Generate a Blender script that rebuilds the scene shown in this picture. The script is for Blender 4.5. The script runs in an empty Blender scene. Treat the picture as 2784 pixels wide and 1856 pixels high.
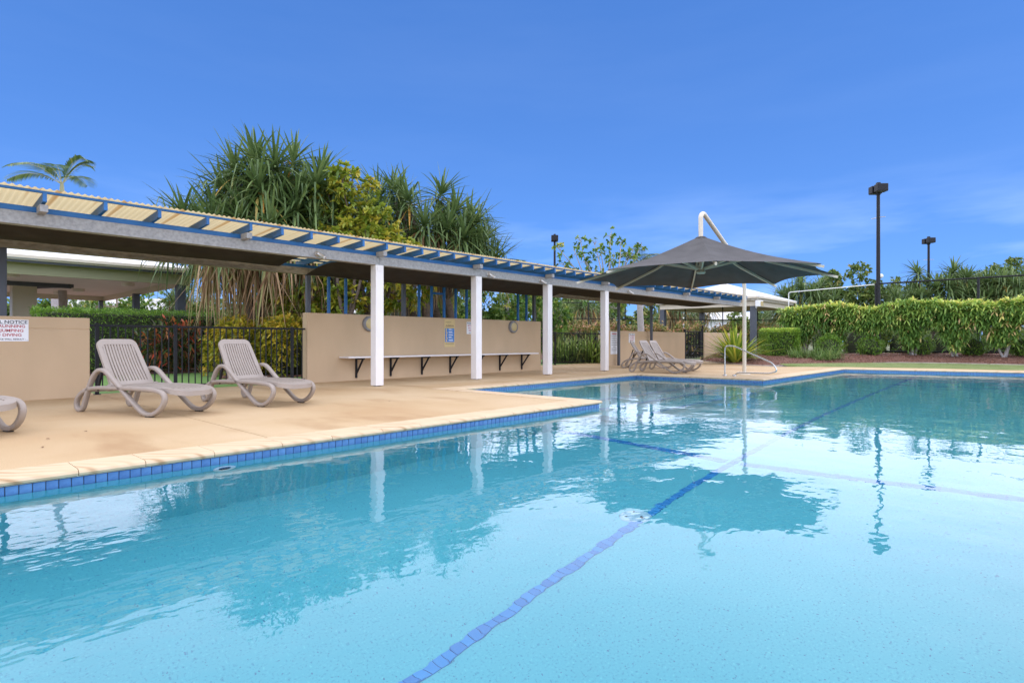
import bpy, bmesh, math, random
import numpy as np
from mathutils import Vector, Matrix

R = math.radians
sc = bpy.context.scene
COL = sc.collection
# ------------------------------------------------------------------ camera
HEAD = math.atan2(1458, 1571)             # heading from +X (pool length) towards +Y
cam_d = bpy.data.cameras.new('camera')
cam = bpy.data.objects.new('camera', cam_d)
COL.objects.link(cam)
cam.location = (0, 0, 0.92)
cam.rotation_euler = (R(90), 0, HEAD - R(90))
cam_d.sensor_width = 36
cam_d.lens = 20.31
cam_d.clip_start = 0.05
cam_d.clip_end = 3000
sc.camera = cam
# ------------------------------------------------------------------ sky, sun, exposure
SUN_EL, SUN_AZ = 87, -120                 # thin even cloud: one very wide soft sun, a little behind the camera
w = bpy.data.worlds.new('World')
sc.world = w
w.use_nodes = True
nt = w.node_tree
for n in list(nt.nodes):
    nt.nodes.remove(n)
N = nt.nodes.new
out = N('ShaderNodeOutputWorld')
bg = N('ShaderNodeBackground')
sky = N('ShaderNodeTexSky')
sky.sky_type = 'NISHITA'
sky.sun_disc = False
sky.sun_elevation = R(62)
sky.sun_rotation = R(90 - SUN_AZ)
sky.air_density = 1.0
sky.dust_density = 0.2
sky.ozone_density = 3.0
tc = N('ShaderNodeTexCoord')
lift = N('ShaderNodeVectorMath'); lift.operation = 'ADD'
lift.inputs[1].default_value = (0, 0, 0.21)
nrm = N('ShaderNodeVectorMath'); nrm.operation = 'NORMALIZE'
hs = N('ShaderNodeHueSaturation')
hs.inputs['Saturation'].default_value = 1.22
hs.inputs['Value'].default_value = 1.0
tintn = N('ShaderNodeMix'); tintn.data_type = 'RGBA'; tintn.blend_type = 'MULTIPLY'
tintn.inputs[0].default_value = 1.0
tintn.inputs[7].default_value = (0.94, 0.955, 1.16, 1)
# thin wisps low over the horizon
mp = N('ShaderNodeMapping'); mp.inputs['Scale'].default_value = (1.6, 1.6, 9.0)
nz = N('ShaderNodeTexNoise'); nz.inputs['Scale'].default_value = 1.7
nz.inputs['Detail'].default_value = 5; nz.inputs['Roughness'].default_value = 0.55
rp = N('ShaderNodeValToRGB')
rp.color_ramp.elements[0].position = 0.43; rp.color_ramp.elements[0].color = (0, 0, 0, 1)
rp.color_ramp.elements[1].position = 0.80; rp.color_ramp.elements[1].color = (1, 1, 1, 1)
sep = N('ShaderNodeSeparateXYZ')
lo = N('ShaderNodeMapRange')
lo.inputs[1].default_value = 0.0; lo.inputs[2].default_value = 0.25
lo.inputs[3].default_value = 0.95; lo.inputs[4].default_value = 0.02
mu = N('ShaderNodeMath'); mu.operation = 'MULTIPLY'
mixc = N('ShaderNodeMix'); mixc.data_type = 'RGBA'
mixc.inputs[7].default_value = (4.4, 5.6, 7.6, 1)
L = nt.links.new
L(tc.outputs['Generated'], lift.inputs[0]); L(lift.outputs[0], nrm.inputs[0]); L(nrm.outputs[0], sky.inputs['Vector'])
L(sky.outputs[0], hs.inputs['Color']); L(hs.outputs[0], tintn.inputs[6])
L(tc.outputs['Generated'], mp.inputs[0]); L(mp.outputs[0], nz.inputs['Vector']); L(nz.outputs['Fac'], rp.inputs[0])
L(tc.outputs['Generated'], sep.inputs[0]); L(sep.outputs['Z'], lo.inputs[0])
L(rp.outputs[0], mu.inputs[0]); L(lo.outputs[0], mu.inputs[1])
L(mu.outputs[0], mixc.inputs[0]); L(tintn.outputs[2], mixc.inputs[6])
L(mixc.outputs[2], bg.inputs['Color']); L(bg.outputs[0], out.inputs[0])
bg.inputs['Strength'].default_value = 0.062
sun_d = bpy.data.lights.new('sun', 'SUN')
sun_d.energy = 1.5
sun_d.angle = R(174)
sun_d.color = (1.0, 0.925, 0.815)
sun = bpy.data.objects.new('sun', sun_d)
COL.objects.link(sun)
_d = Vector((math.cos(R(SUN_AZ)) * math.cos(R(SUN_EL)), math.sin(R(SUN_AZ)) * math.cos(R(SUN_EL)), math.sin(R(SUN_EL))))
sun.rotation_euler = _d.to_track_quat('Z', 'Y').to_euler()
sc.view_settings.view_transform = 'Standard'
sc.view_settings.look = 'None'
sc.view_settings.gamma = 1
sc.view_settings.exposure = 1.85
sc.cycles.use_denoising = True
sc.cycles.max_bounces = 10
sc.cycles.transparent_max_bounces = 12
sc.cycles.sample_clamp_indirect = 6

random.seed(4)
rng = np.random.default_rng(11)
fwd = Vector((math.cos(HEAD), math.sin(HEAD), 0))
rgt = Vector((math.sin(HEAD), -math.cos(HEAD), 0))
def at(bearing, depth, z=0.0):
    """ground point from a survey bearing (units of 1/1571) and distance along the heading"""
    p = fwd * depth + rgt * (depth * (bearing - 1392) / 1571.0)
    return Vector((p.x, p.y, z))

# ------------------------------------------------------------------ helpers
class MB:
    def __init__(s):
        s.v = []; s.f = []; s.sm = []
    def add(s, vs, fs, smooth=False):
        o = len(s.v)
        s.v += [tuple(p) for p in vs]
        s.f += [tuple(i + o for i in f) for f in fs]
        s.sm += [smooth] * len(fs)
        return s
    def box(s, a, b, bev=0.0):
        x0, y0, z0 = a; x1, y1, z1 = b
        if bev <= 0:
            vs = [(x0,y0,z0),(x1,y0,z0),(x1,y1,z0),(x0,y1,z0),(x0,y0,z1),(x1,y0,z1),(x1,y1,z1),(x0,y1,z1)]
            return s.add(vs, [(3,2,1,0),(4,5,6,7),(0,1,5,4),(1,2,6,5),(2,3,7,6),(3,0,4,7)])
        bm = bmesh.new()
        vs = [bm.verts.new(p) for p in [(x0,y0,z0),(x1,y0,z0),(x1,y1,z0),(x0,y1,z0),(x0,y0,z1),(x1,y0,z1),(x1,y1,z1),(x0,y1,z1)]]
        for f in [(3,2,1,0),(4,5,6,7),(0,1,5,4),(1,2,6,5),(2,3,7,6),(3,0,4,7)]:
            bm.faces.new([vs[i] for i in f])
        bmesh.ops.bevel(bm, geom=list(bm.edges), offset=bev, segments=1, affect='EDGES')
        bm.verts.index_update()
        s.add([v.co[:] for v in bm.verts], [[v.index for v in f.verts] for f in bm.faces])
        bm.free()
        return s
    def beam(s, p, q, wd, ht, up=(0, 0, 1)):
        p = Vector(p); q = Vector(q); d = (q - p).normalized()
        sd = d.cross(Vector(up)).normalized(); u = sd.cross(d).normalized()
        vs = []
        for c in (p, q):
            for a, b in ((-1,-1),(1,-1),(1,1),(-1,1)):
                vs.append(c + sd * (a * wd / 2) + u * (b * ht / 2))
        return s.add(vs, [(0,1,2,3),(7,6,5,4),(1,0,4,5),(2,1,5,6),(3,2,6,7),(0,3,7,4)])
    def tube(s, pts, r, n=8, closed=False, caps=True):
        pts = [Vector(p) for p in pts]
        rs = r if isinstance(r, (list, tuple)) else [r] * len(pts)
        m = len(pts); o = []
        prev = None
        for i in range(m):
            if closed:
                d = (pts[(i + 1) % m] - pts[i - 1]).normalized()
            else:
                d = (pts[min(i + 1, m - 1)] - pts[max(i - 1, 0)]).normalized()
            if prev is None:
                ref = Vector((0, 0, 1)) if abs(d.z) < .9 else Vector((1, 0, 0))
                a = d.cross(ref).normalized()
            else:
                a = (prev - d * prev.dot(d)).normalized()
            prev = a
            b = d.cross(a)
            for k in range(n):
                t = 2 * math.pi * k / n
                o.append(pts[i] + (a * math.cos(t) + b * math.sin(t)) * rs[i])
        fs = []
        for i in range(m if closed else m - 1):
            j = (i + 1) % m
            for k in range(n):
                k2 = (k + 1) % n
                fs.append((i*n+k, i*n+k2, j*n+k2, j*n+k))
        s.add(o, fs, True)
        if caps and not closed:
            s.add(o[:n], [tuple(range(n))[::-1]]); s.add(o[-n:], [tuple(range(n))])
        return s
    def lathe(s, prof, n=24, origin=(0,0,0), axis=(0,0,1), smooth=True):
        ax = Vector(axis).normalized()
        ref = Vector((0,0,1)) if abs(ax.z) < .9 else Vector((1,0,0))
        a = ax.cross(ref).normalized(); b = ax.cross(a); O = Vector(origin)
        vs = []
        for r, h in prof:
            for k in range(n):
                t = 2*math.pi*k/n
                vs.append(O + ax*h + (a*math.cos(t)+b*math.sin(t))*r)
        fs = []
        for i in range(len(prof)-1):
            for k in range(n):
                k2 = (k+1) % n
                fs.append((i*n+k, i*n+k2, (i+1)*n+k2, (i+1)*n+k))
        return s.add(vs, fs, smooth)
    def prism(s, poly, z0, z1):
        n = len(poly)
        vs = [(x, y, z0) for x, y in poly] + [(x, y, z1) for x, y in poly]
        fs = [tuple(range(n))[::-1], tuple(range(n, 2*n))]
        fs += [(i, (i+1) % n, n+(i+1) % n, n+i) for i in range(n)]
        return s.add(vs, fs)
    def mesh(s, name):
        me = bpy.data.meshes.new(name)
        me.from_pydata(s.v, [], s.f)
        me.polygons.foreach_set('use_smooth', s.sm)
        me.update()
        return me
    def build(s, name, m, parent=None, origin=None):
        if origin is not None:
            ox, oy, oz = origin
            s.v = [(x-ox, y-oy, z-oz) for x, y, z in s.v]
        return obj(name, s.mesh(name), m, parent, None if parent is not None else origin)

def obj(name, me, m, parent=None, loc=None):
    o = bpy.data.objects.new(name, me)
    COL.objects.link(o)
    if m is not None and not me.materials:
        me.materials.append(m)
    if loc is not None:
        o.location = loc
    if parent is not None:
        o.parent = parent
    return o
def tag(o, label, cat, group=None):
    o['label'] = label; o['category'] = cat
    if group: o['group'] = group
    return o
def thing(name, label, cat, loc=(0,0,0), rotz=0, group=None):
    o = bpy.data.objects.new(name, None)
    COL.objects.link(o)
    o.location = loc; o.rotation_euler = (0, 0, rotz)
    o.empty_display_size = .2
    return tag(o, label, cat, group)
def struct(o):
    o['kind'] = 'structure'; return o
def stuff(o):
    o['kind'] = 'stuff'; return o
def copy_tree(o, parent=None):
    c = o.copy(); COL.objects.link(c)
    if parent is not None: c.parent = parent
    for ch in list(o.children):
        copy_tree(ch, c)
    return c
def share(name, me, parent, loc, rz=0):
    o = bpy.data.objects.new(name, me)
    COL.objects.link(o); o.location = loc; o.rotation_euler = (0, 0, rz); o.parent = parent
    return o

# ------------------------------------------------------------------ materials
def mat(name, col, rough=.6, var=.0, scale=8.0, metal=0.0, spec=.5, bump=0.0, bscale=60.0, col2=None, detail=4, stretch=None, rand=0.0):
    m = bpy.data.materials.new(name); m.use_nodes = True
    t = m.node_tree; b = t.nodes['Principled BSDF']
    b.inputs['Roughness'].default_value = rough
    b.inputs['Metallic'].default_value = metal
    b.inputs['Specular IOR Level'].default_value = spec
    b.inputs['Base Color'].default_value = (*col, 1)
    if var or col2 or bump:
        c = t.nodes.new('ShaderNodeTexCoord'); mpn = t.nodes.new('ShaderNodeMapping')
        if stretch: mpn.inputs['Scale'].default_value = stretch
        t.links.new(c.outputs['Object'], mpn.inputs[0])
    if var or col2:
        n = t.nodes.new('ShaderNodeTexNoise'); n.inputs['Scale'].default_value = scale; n.inputs['Detail'].default_value = detail
        t.links.new(mpn.outputs[0], n.inputs['Vector'])
        r = t.nodes.new('ShaderNodeValToRGB')
        c2 = col2 or tuple(min(1, x*(1+var)) for x in col)
        c1 = col if col2 else tuple(x*(1-var) for x in col)
        r.color_ramp.elements[0].position = .3; r.color_ramp.elements[0].color = (*c1, 1)
        r.color_ramp.elements[1].position = .7; r.color_ramp.elements[1].color = (*c2, 1)
        t.links.new(n.outputs['Fac'], r.inputs[0]); t.links.new(r.outputs[0], b.inputs['Base Color'])
    if bump:
        n2 = t.nodes.new('ShaderNodeTexNoise'); n2.inputs['Scale'].default_value = bscale; n2.inputs['Detail'].default_value = 3
        t.links.new(mpn.outputs[0], n2.inputs['Vector'])
        bp = t.nodes.new('ShaderNodeBump'); bp.inputs['Strength'].default_value = bump; bp.inputs['Distance'].default_value = .01
        t.links.new(n2.outputs['Fac'], bp.inputs['Height']); t.links.new(bp.outputs[0], b.inputs['Normal'])
    if rand:
        oi = t.nodes.new('ShaderNodeObjectInfo'); mr = t.nodes.new('ShaderNodeMapRange')
        mr.inputs[3].default_value = 1-rand; mr.inputs[4].default_value = 1+rand
        t.links.new(oi.outputs['Random'], mr.inputs[0])
        mx = t.nodes.new('ShaderNodeMix'); mx.data_type = 'RGBA'; mx.blend_type = 'MULTIPLY'; mx.inputs[0].default_value = 1
        src = b.inputs['Base Color'].links[0].from_socket if b.inputs['Base Color'].links else None
        if src: t.links.new(src, mx.inputs[6])
        else: mx.inputs[6].default_value = (*col, 1)
        cb = t.nodes.new('ShaderNodeCombineColor')
        for i in range(3): t.links.new(mr.outputs[0], cb.inputs[i])
        t.links.new(cb.outputs[0], mx.inputs[7]); t.links.new(mx.outputs[2], b.inputs['Base Color'])
    return m
def leafmat(name, stops, rough=.45, trans=.25, spec=.4, gain=1.3):
    stops = [(p, tuple(min(.8, x*gain) for x in c)) for p, c in stops]
    m = bpy.data.materials.new(name); m.use_nodes = True
    t = m.node_tree; b = t.nodes['Principled BSDF']
    b.inputs['Roughness'].default_value = rough; b.inputs['Specular IOR Level'].default_value = spec
    a = t.nodes.new('ShaderNodeAttribute'); a.attribute_name = 'tint'
    r = t.nodes.new('ShaderNodeValToRGB'); el = r.color_ramp.elements
    while len(el) < len(stops): el.new(.5)
    for e, (p, c) in zip(el, stops):
        e.position = p; e.color = (*c, 1)
    t.links.new(a.outputs['Fac'], r.inputs[0]); t.links.new(r.outputs[0], b.inputs['Base Color'])
    tr = t.nodes.new('ShaderNodeBsdfTranslucent'); t.links.new(r.outputs[0], tr.inputs[0])
    mx = t.nodes.new('ShaderNodeMixShader'); mx.inputs[0].default_value = trans
    o = t.nodes['Material Output']
    t.links.new(b.outputs[0], mx.inputs[1]); t.links.new(tr.outputs[0], mx.inputs[2]); t.links.new(mx.outputs[0], o.inputs[0])
    return m
M = {}
M['white'] = mat('white_paint', (.80,.755,.70), .5, .03, 3)
M['wall'] = mat('tan_render', (.56,.405,.24), .85, .06, 1.6, stretch=(1,1,.45), bump=.25, bscale=120)
M['galv'] = mat('galvanised_steel', (.25,.245,.23), .55, 0, 22, metal=.0, col2=(.37,.36,.335), detail=2)
M['galv_dirty'] = mat('weathered_galvanised', (.20,.18,.145), .7, 0, 9, metal=.1, col2=(.36,.33,.27), stretch=(1,1,3))
M['blue'] = mat('blue_paint', (.007,.115,.32), .5, .12, 5, rand=.12)
M['grey'] = mat('charcoal_paint', (.075,.085,.10), .5, .08, 4)
M['black'] = mat('black_metal', (.012,.012,.014), .55, spec=.3)
M['rubber'] = mat('rubber', (.02,.02,.02), .8)
M['lounger'] = mat('taupe_resin', (.35,.293,.240), .45, .05, 6, spec=.4)
M['steel'] = mat('polished_steel', (.55,.55,.53), .2, metal=1)
M['silver'] = mat('silver_metal', (.55,.53,.49), .35, metal=.8)
M['shade'] = mat('charcoal_shade_cloth', (.105,.101,.097), .9, .12, 3, spec=.1, bump=.2, bscale=300)
M['cloth'] = mat('brown_shade_cloth', (.050,.044,.038), .95, .15, 4, spec=.05)
M['cream'] = mat('cream_paint', (.68,.60,.46), .45)
M['ivory'] = mat('ivory_paint', (.60,.54,.40), .5)
M['frost'] = mat('frosted_glass', (.55,.43,.19), .4)
M['drain'] = mat('pale_drain_plastic', (.36,.62,.72), .4)
M['rim'] = mat('cast_grey_rim', (.24,.23,.22), .45, .15, 12)
M['sign'] = mat('sign_white', (.82,.82,.80), .4)
M['ink'] = mat('ink_black', (.02,.02,.025), .6)
M['red'] = mat('ink_red', (.45,.03,.04), .6)
M['poster'] = mat('poster_yellow', (.66,.50,.22), .5, .06, 6)
M['pblue'] = mat('poster_blue', (.03,.20,.55), .5)
M['grass'] = mat('grass', (.10,.22,.035), .8, 0, 3, col2=(.16,.29,.06), bump=.5, bscale=90)
M['lawn'] = mat('lawn_grass', (.15,.20,.05), .85, 0, 2.2, col2=(.23,.27,.09), bump=.5, bscale=90)
M['ground'] = mat('ground', (.10,.14,.045), .95, 0, .4, col2=(.17,.15,.09))
M['mulch'] = mat('mulch', (.10,.045,.028), .95, 0, 14, col2=(.24,.115,.075), bump=1.0, bscale=40)
M['chip'] = leafmat('bark_chip', [(0,(.06,.028,.018)),(.5,(.20,.085,.05)),(1,(.38,.22,.15))], .9, 0, .1, 1.0)
M['kerb'] = mat('concrete_edging', (.46,.41,.34), .85, .1, 6)
M['trunk'] = mat('bark', (.13,.095,.07), .9, .35, 9, bump=.6, bscale=25, stretch=(1,1,2.5))
M['palebark'] = mat('pale_bark', (.40,.37,.34), .85, .15, 7, bump=.3, bscale=20, stretch=(1,1,5))
M['roofwhite'] = mat('white_roof', (.80,.80,.79), .45, .03, 2)
M['roofgrey'] = mat('pale_grey_roof', (.55,.53,.50), .6, .05, 2)
M['olive'] = mat('olive_fascia', (.36,.35,.19), .55, .04, 2)
M['soffit'] = mat('soffit', (.72,.66,.56), .6, .04, 1)
M['bark_dark'] = mat('dark_twigs', (.035,.040,.020), .95)  # one even dark colour for the solid core inside hedges and shrubs
# foliage
M['pandan'] = leafmat('pandanus_leaf', [(0,(.035,.060,.018)),(.4,(.070,.110,.034)),(.75,(.125,.170,.055)),(.93,(.21,.21,.06)),(1,(.45,.22,.04))], .45, .3, gain=1.75)
M['skirt'] = leafmat('dead_pandanus_leaf', [(0,(.13,.07,.035)),(.5,(.30,.19,.10)),(.8,(.44,.31,.18)),(1,(.17,.22,.06))], .7, .25, .1)
M['frangi'] = leafmat('yellow_green_leaf', [(0,(.08,.13,.015)),(.4,(.19,.23,.025)),(.7,(.34,.31,.035)),(1,(.48,.36,.06))], .45, .35, gain=1.5)
M['green'] = leafmat('green_leaf', [(0,(.035,.075,.018)),(.5,(.085,.16,.028)),(.85,(.20,.25,.045)),(1,(.34,.29,.07))], .5, .35, gain=1.8)
M['midgreen'] = leafmat('mid_green_leaf', [(0,(.05,.085,.025)),(.5,(.11,.165,.04)),(.85,(.21,.24,.055)),(1,(.30,.23,.09))], .5, .35, gain=1.6)
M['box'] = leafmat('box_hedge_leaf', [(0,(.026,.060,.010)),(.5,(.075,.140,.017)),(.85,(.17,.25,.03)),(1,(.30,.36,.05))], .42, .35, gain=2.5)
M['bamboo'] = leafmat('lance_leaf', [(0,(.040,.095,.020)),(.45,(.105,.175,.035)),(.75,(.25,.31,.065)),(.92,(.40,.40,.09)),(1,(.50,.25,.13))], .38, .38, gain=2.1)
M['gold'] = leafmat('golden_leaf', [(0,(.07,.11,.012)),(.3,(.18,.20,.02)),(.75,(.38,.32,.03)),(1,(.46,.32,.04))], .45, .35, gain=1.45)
M['croton'] = leafmat('croton_leaf', [(0,(.02,.035,.012)),(.4,(.07,.10,.025)),(.6,(.17,.06,.035)),(.8,(.50,.07,.03)),(1,(.50,.26,.10))], .4, .25, gain=1.35)
M['pinktip'] = leafmat('pink_tipped_leaf', [(0,(.05,.08,.02)),(.5,(.14,.18,.04)),(.75,(.32,.23,.09)),(1,(.44,.24,.15))], .5, .3, gain=1.6)
M['flax'] = leafmat('flax_leaf', [(0,(.05,.10,.015)),(.45,(.15,.22,.025)),(.8,(.30,.33,.05)),(1,(.52,.42,.06))], .4, .35, gain=1.7)
M['palm'] = leafmat('palm_leaf', [(0,(.035,.07,.015)),(.5,(.08,.14,.03)),(.85,(.16,.21,.06)),(1,(.28,.26,.08))], .45, .25, gain=1.15)
M['lily'] = leafmat('lily_leaf', [(0,(.08,.13,.025)),(.5,(.17,.26,.05)),(1,(.36,.40,.12))], .45, .35, gain=1.6)
M['tuft'] = leafmat('tuft_grass', [(0,(.06,.11,.03)),(.5,(.13,.22,.05)),(1,(.27,.33,.11))], .5, .3)
def node_mat(name):
    m = bpy.data.materials.new(name); m.use_nodes = True
    return m, m.node_tree, m.node_tree.nodes['Principled BSDF']
def texnodes(t, scale, detail=4, vec=None, stretch=None, kind='Object'):
    c = t.nodes.new('ShaderNodeTexCoord'); mpn = t.nodes.new('ShaderNodeMapping')
    if stretch: mpn.inputs['Scale'].default_value = stretch
    t.links.new(c.outputs[kind], mpn.inputs[0])
    n = t.nodes.new('ShaderNodeTexNoise'); n.inputs['Scale'].default_value = scale; n.inputs['Detail'].default_value = detail
    t.links.new(mpn.outputs[0], n.inputs['Vector'])
    return n, mpn
def ramp(t, src, stops):
    r = t.nodes.new('ShaderNodeValToRGB'); el = r.color_ramp.elements
    while len(el) < len(stops): el.new(.5)
    for e, (p, c) in zip(el, stops):
        e.position = p; e.color = (*c, 1)
    t.links.new(src, r.inputs[0]); return r.outputs[0]
def mixcol(t, a, b, fac, mode='MIX'):
    x = t.nodes.new('ShaderNodeMix'); x.data_type = 'RGBA'; x.blend_type = mode
    for sck, v in ((6, a), (7, b), (0, fac)):
        if isinstance(v, (tuple, list)): x.inputs[sck].default_value = (*v, 1)
        elif isinstance(v, (int, float)): x.inputs[sck].default_value = v
        else: t.links.new(v, x.inputs[sck])
    return x.outputs[2]
# exposed sandy concrete with soft blotches and stains
m, t, b = node_mat('sandy_concrete'); M['deck'] = m
n1, _ = texnodes(t, .55, 6); n2, _ = texnodes(t, 170, 2); n3, _ = texnodes(t, 1.7, 8, stretch=(1, .35, 1))
c = ramp(t, n1.outputs['Fac'], [(.30,(.54,.35,.170)),(.50,(.61,.43,.230)),(.70,(.66,.49,.285))])
c = mixcol(t, c, ramp(t, n2.outputs['Fac'], [(.35,(.68,.66,.62)),(.65,(1.06,1.06,1.06))]), 1.0, 'MULTIPLY')
c = mixcol(t, c, ramp(t, n3.outputs['Fac'], [(.30,(.74,.64,.54)),(.46,(1,1,1))]), .7, 'MULTIPLY')
t.links.new(c, b.inputs['Base Color']); b.inputs['Roughness'].default_value = .8
bp = t.nodes.new('ShaderNodeBump'); bp.inputs['Strength'].default_value = .25; bp.inputs['Distance'].default_value = .004
t.links.new(n2.outputs['Fac'], bp.inputs['Height']); t.links.new(bp.outputs[0], b.inputs['Normal'])
# banded sandstone coping
m, t, b = node_mat('banded_sandstone'); M['stone'] = m
oi = t.nodes.new('ShaderNodeObjectInfo')
tcn = t.nodes.new('ShaderNodeTexCoord'); ad = t.nodes.new('ShaderNodeVectorMath'); ad.operation = 'MULTIPLY_ADD'
cb = t.nodes.new('ShaderNodeCombineXYZ')
for i in range(3): t.links.new(oi.outputs['Random'], cb.inputs[i])
ad.inputs[1].default_value = (37, 21, 13)
t.links.new(cb.outputs[0], ad.inputs[0]); t.links.new(tcn.outputs['Object'], ad.inputs[2])
wv = t.nodes.new('ShaderNodeTexWave'); wv.inputs['Scale'].default_value = 2.0; wv.inputs['Distortion'].default_value = 5
wv.inputs['Detail'].default_value = 2; wv.inputs['Detail Scale'].default_value = .7; wv.bands_direction = 'DIAGONAL'
t.links.new(ad.outputs[0], wv.inputs['Vector'])
nn = t.nodes.new('ShaderNodeTexNoise'); nn.inputs['Scale'].default_value = 1.6; t.links.new(ad.outputs[0], nn.inputs['Vector'])
band = ramp(t, wv.outputs['Fac'], [(0,(.42,.25,.12)),(.06,(.55,.37,.20)),(.15,(.64,.47,.28)),(.7,(.66,.50,.31)),(1,(.58,.40,.22))])
c = mixcol(t, (.66,.495,.30), band, ramp(t, nn.outputs['Fac'], [(.42,(.10,.10,.10)),(.66,(.95,.95,.95))]))
t.links.new(c, b.inputs['Base Color']); b.inputs['Roughness'].default_value = .7
# glazed pool tile
m, t, b = node_mat('blue_pool_tile'); M['tile'] = m
n1, _ = texnodes(t, 26, 3); oi = t.nodes.new('ShaderNodeObjectInfo')
c = ramp(t, n1.outputs['Fac'], [(.3,(.055,.165,.38)),(.7,(.095,.235,.48))])
c = mixcol(t, c, ramp(t, oi.outputs['Random'], [(0,(.78,.80,.86)),(1,(1.12,1.08,1.0))]), 1.0, 'MULTIPLY')
t.links.new(c, b.inputs['Base Color']); b.inputs['Roughness'].default_value = .25
m, t, b = node_mat('blue_floor_tile'); M['ltile'] = m
oi = t.nodes.new('ShaderNodeObjectInfo')
c = ramp(t, oi.outputs['Random'], [(0,(.005,.19,.50)),(.5,(.008,.235,.58)),(1,(.012,.28,.64))])
t.links.new(c, b.inputs['Base Color']); b.inputs['Roughness'].default_value = .3
M['grout'] = mat('grout', (.05,.075,.11), .8)
M['lgrout'] = mat('lane_grout', (.02,.14,.36), .8)
# aqua pebble render
m, t, b = node_mat('aqua_pebble'); M['pebble'] = m
n1, _ = texnodes(t, 70, 2); n2, _ = texnodes(t, .5, 4)
vor = t.nodes.new('ShaderNodeTexVoronoi'); vor.inputs['Scale'].default_value = 46
tcn = t.nodes.new('ShaderNodeTexCoord'); t.links.new(tcn.outputs['Object'], vor.inputs['Vector'])
c = ramp(t, n2.outputs['Fac'], [(.3,(.078,.445,.525)),(.7,(.10,.50,.57))])
c = mixcol(t, c, ramp(t, n1.outputs['Fac'], [(.28,(.50,.62,.78)),(.42,(1,1,1)),(.60,(1,1,1)),(.72,(1.35,1.18,1.08))]), 1.0, 'MULTIPLY')
dots = ramp(t, vor.outputs['Color'], [(0,(1,1,1)),(.26,(1,1,1)),(.265,(0,0,0)),(1,(0,0,0))])
dist = ramp(t, vor.outputs['Distance'], [(.17,(1,1,1)),(.24,(0,0,0))])
dd = mixcol(t, dots, dist, 1.0, 'MULTIPLY')
c = mixcol(t, c, (.05,.22,.36), dd)
t.links.new(c, b.inputs['Base Color']); b.inputs['Roughness'].default_value = .8
# water
m, t, b = node_mat('pool_water'); M['water'] = m
t.nodes.remove(b)
gl = t.nodes.new('ShaderNodeBsdfGlass'); gl.inputs['IOR'].default_value = 1.345; gl.inputs['Roughness'].default_value = 0.0
gl.inputs['Color'].default_value = (.96,.985,1,1)
n1, _ = texnodes(t, 1.1, 3); n2, _ = texnodes(t, 5.0, 2, stretch=(1, 1.6, 1)); n3, _ = texnodes(t, .35, 1)
b1 = t.nodes.new('ShaderNodeBump'); b1.inputs['Strength'].default_value = .10; b1.inputs['Distance'].default_value = .10
b2 = t.nodes.new('ShaderNodeBump'); b2.inputs['Strength'].default_value = .15; b2.inputs['Distance'].default_value = .022
# patches of breeze: ripples come and go over the surface
pm = t.nodes.new('ShaderNodeMath'); pm.operation = 'MULTIPLY'
pr_ = t.nodes.new('ShaderNodeMapRange'); pr_.inputs[1].default_value = .35; pr_.inputs[2].default_value = .65; pr_.inputs[3].default_value = .25; pr_.inputs[4].default_value = 1.0
t.links.new(n3.outputs['Fac'], pr_.inputs[0]); t.links.new(n2.outputs['Fac'], pm.inputs[0]); t.links.new(pr_.outputs[0], pm.inputs[1])
t.links.new(n1.outputs['Fac'], b1.inputs['Height']); t.links.new(pm.outputs[0], b2.inputs['Height'])
t.links.new(b1.outputs[0], b2.inputs['Normal']); t.links.new(b2.outputs[0], gl.inputs['Normal'])
t.links.new(gl.outputs[0], t.nodes['Material Output'].inputs[0])
# translucent cream roof sheet with brown stained strips
m, t, b = node_mat('cream_corrugated'); M['sheet'] = m
n1, _ = texnodes(t, 1.0, 3, stretch=(4.5, .08, 1)); oi = t.nodes.new('ShaderNodeObjectInfo')
st = ramp(t, n1.outputs['Fac'], [(.57,(0,0,0)),(.66,(1,1,1))])
c = mixcol(t, (.66,.54,.30), (.42,.22,.06), st)
t.links.new(c, b.inputs['Base Color']); b.inputs['Roughness'].default_value = .5
tr = t.nodes.new('ShaderNodeBsdfTranslucent'); t.links.new(c, tr.inputs[0])
mx = t.nodes.new('ShaderNodeMixShader'); mx.inputs[0].default_value = .62
t.links.new(b.outputs[0], mx.inputs[1]); t.links.new(tr.outputs[0], mx.inputs[2]); t.links.new(mx.outputs[0], t.nodes['Material Output'].inputs[0])

# ================================================================== POOL
ZW, ZF = -0.105, -1.50
POOL = [(-3, -1), (23.67, -1), (22.18, 5.12), (14.52, 5.12), (14.30, 8.50), (7.50, 8.45), (7.50, 5.12), (-3, 5.12)]
NP_ = len(POOL)
def edge_frame(k):
    p = Vector((*POOL[k], 0)); q = Vector((*POOL[(k+1) % NP_], 0))
    d = (q - p); Ln = d.length; d.normalize()
    return p, q, d, Vector((d.y, -d.x, 0)), Ln          # outward normal (polygon is counter-clockwise)
def offset_range(k, off):
    """start/end distance along edge k of its line moved outwards by off, mitred at both corners"""
    p, q, d, n, Ln = edge_frame(k)
    def hit(j, s0):
        p2, q2, d2, n2, L2 = edge_frame(j)
        # point p + n*off + d*s on line j moved by off
        return ((p2 - p).dot(n2) + off - n.dot(n2) * off) / d.dot(n2) if abs(d.dot(n2)) > 1e-6 else s0
    return hit((k-1) % NP_, 0.0), hit((k+1) % NP_, Ln)
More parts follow.
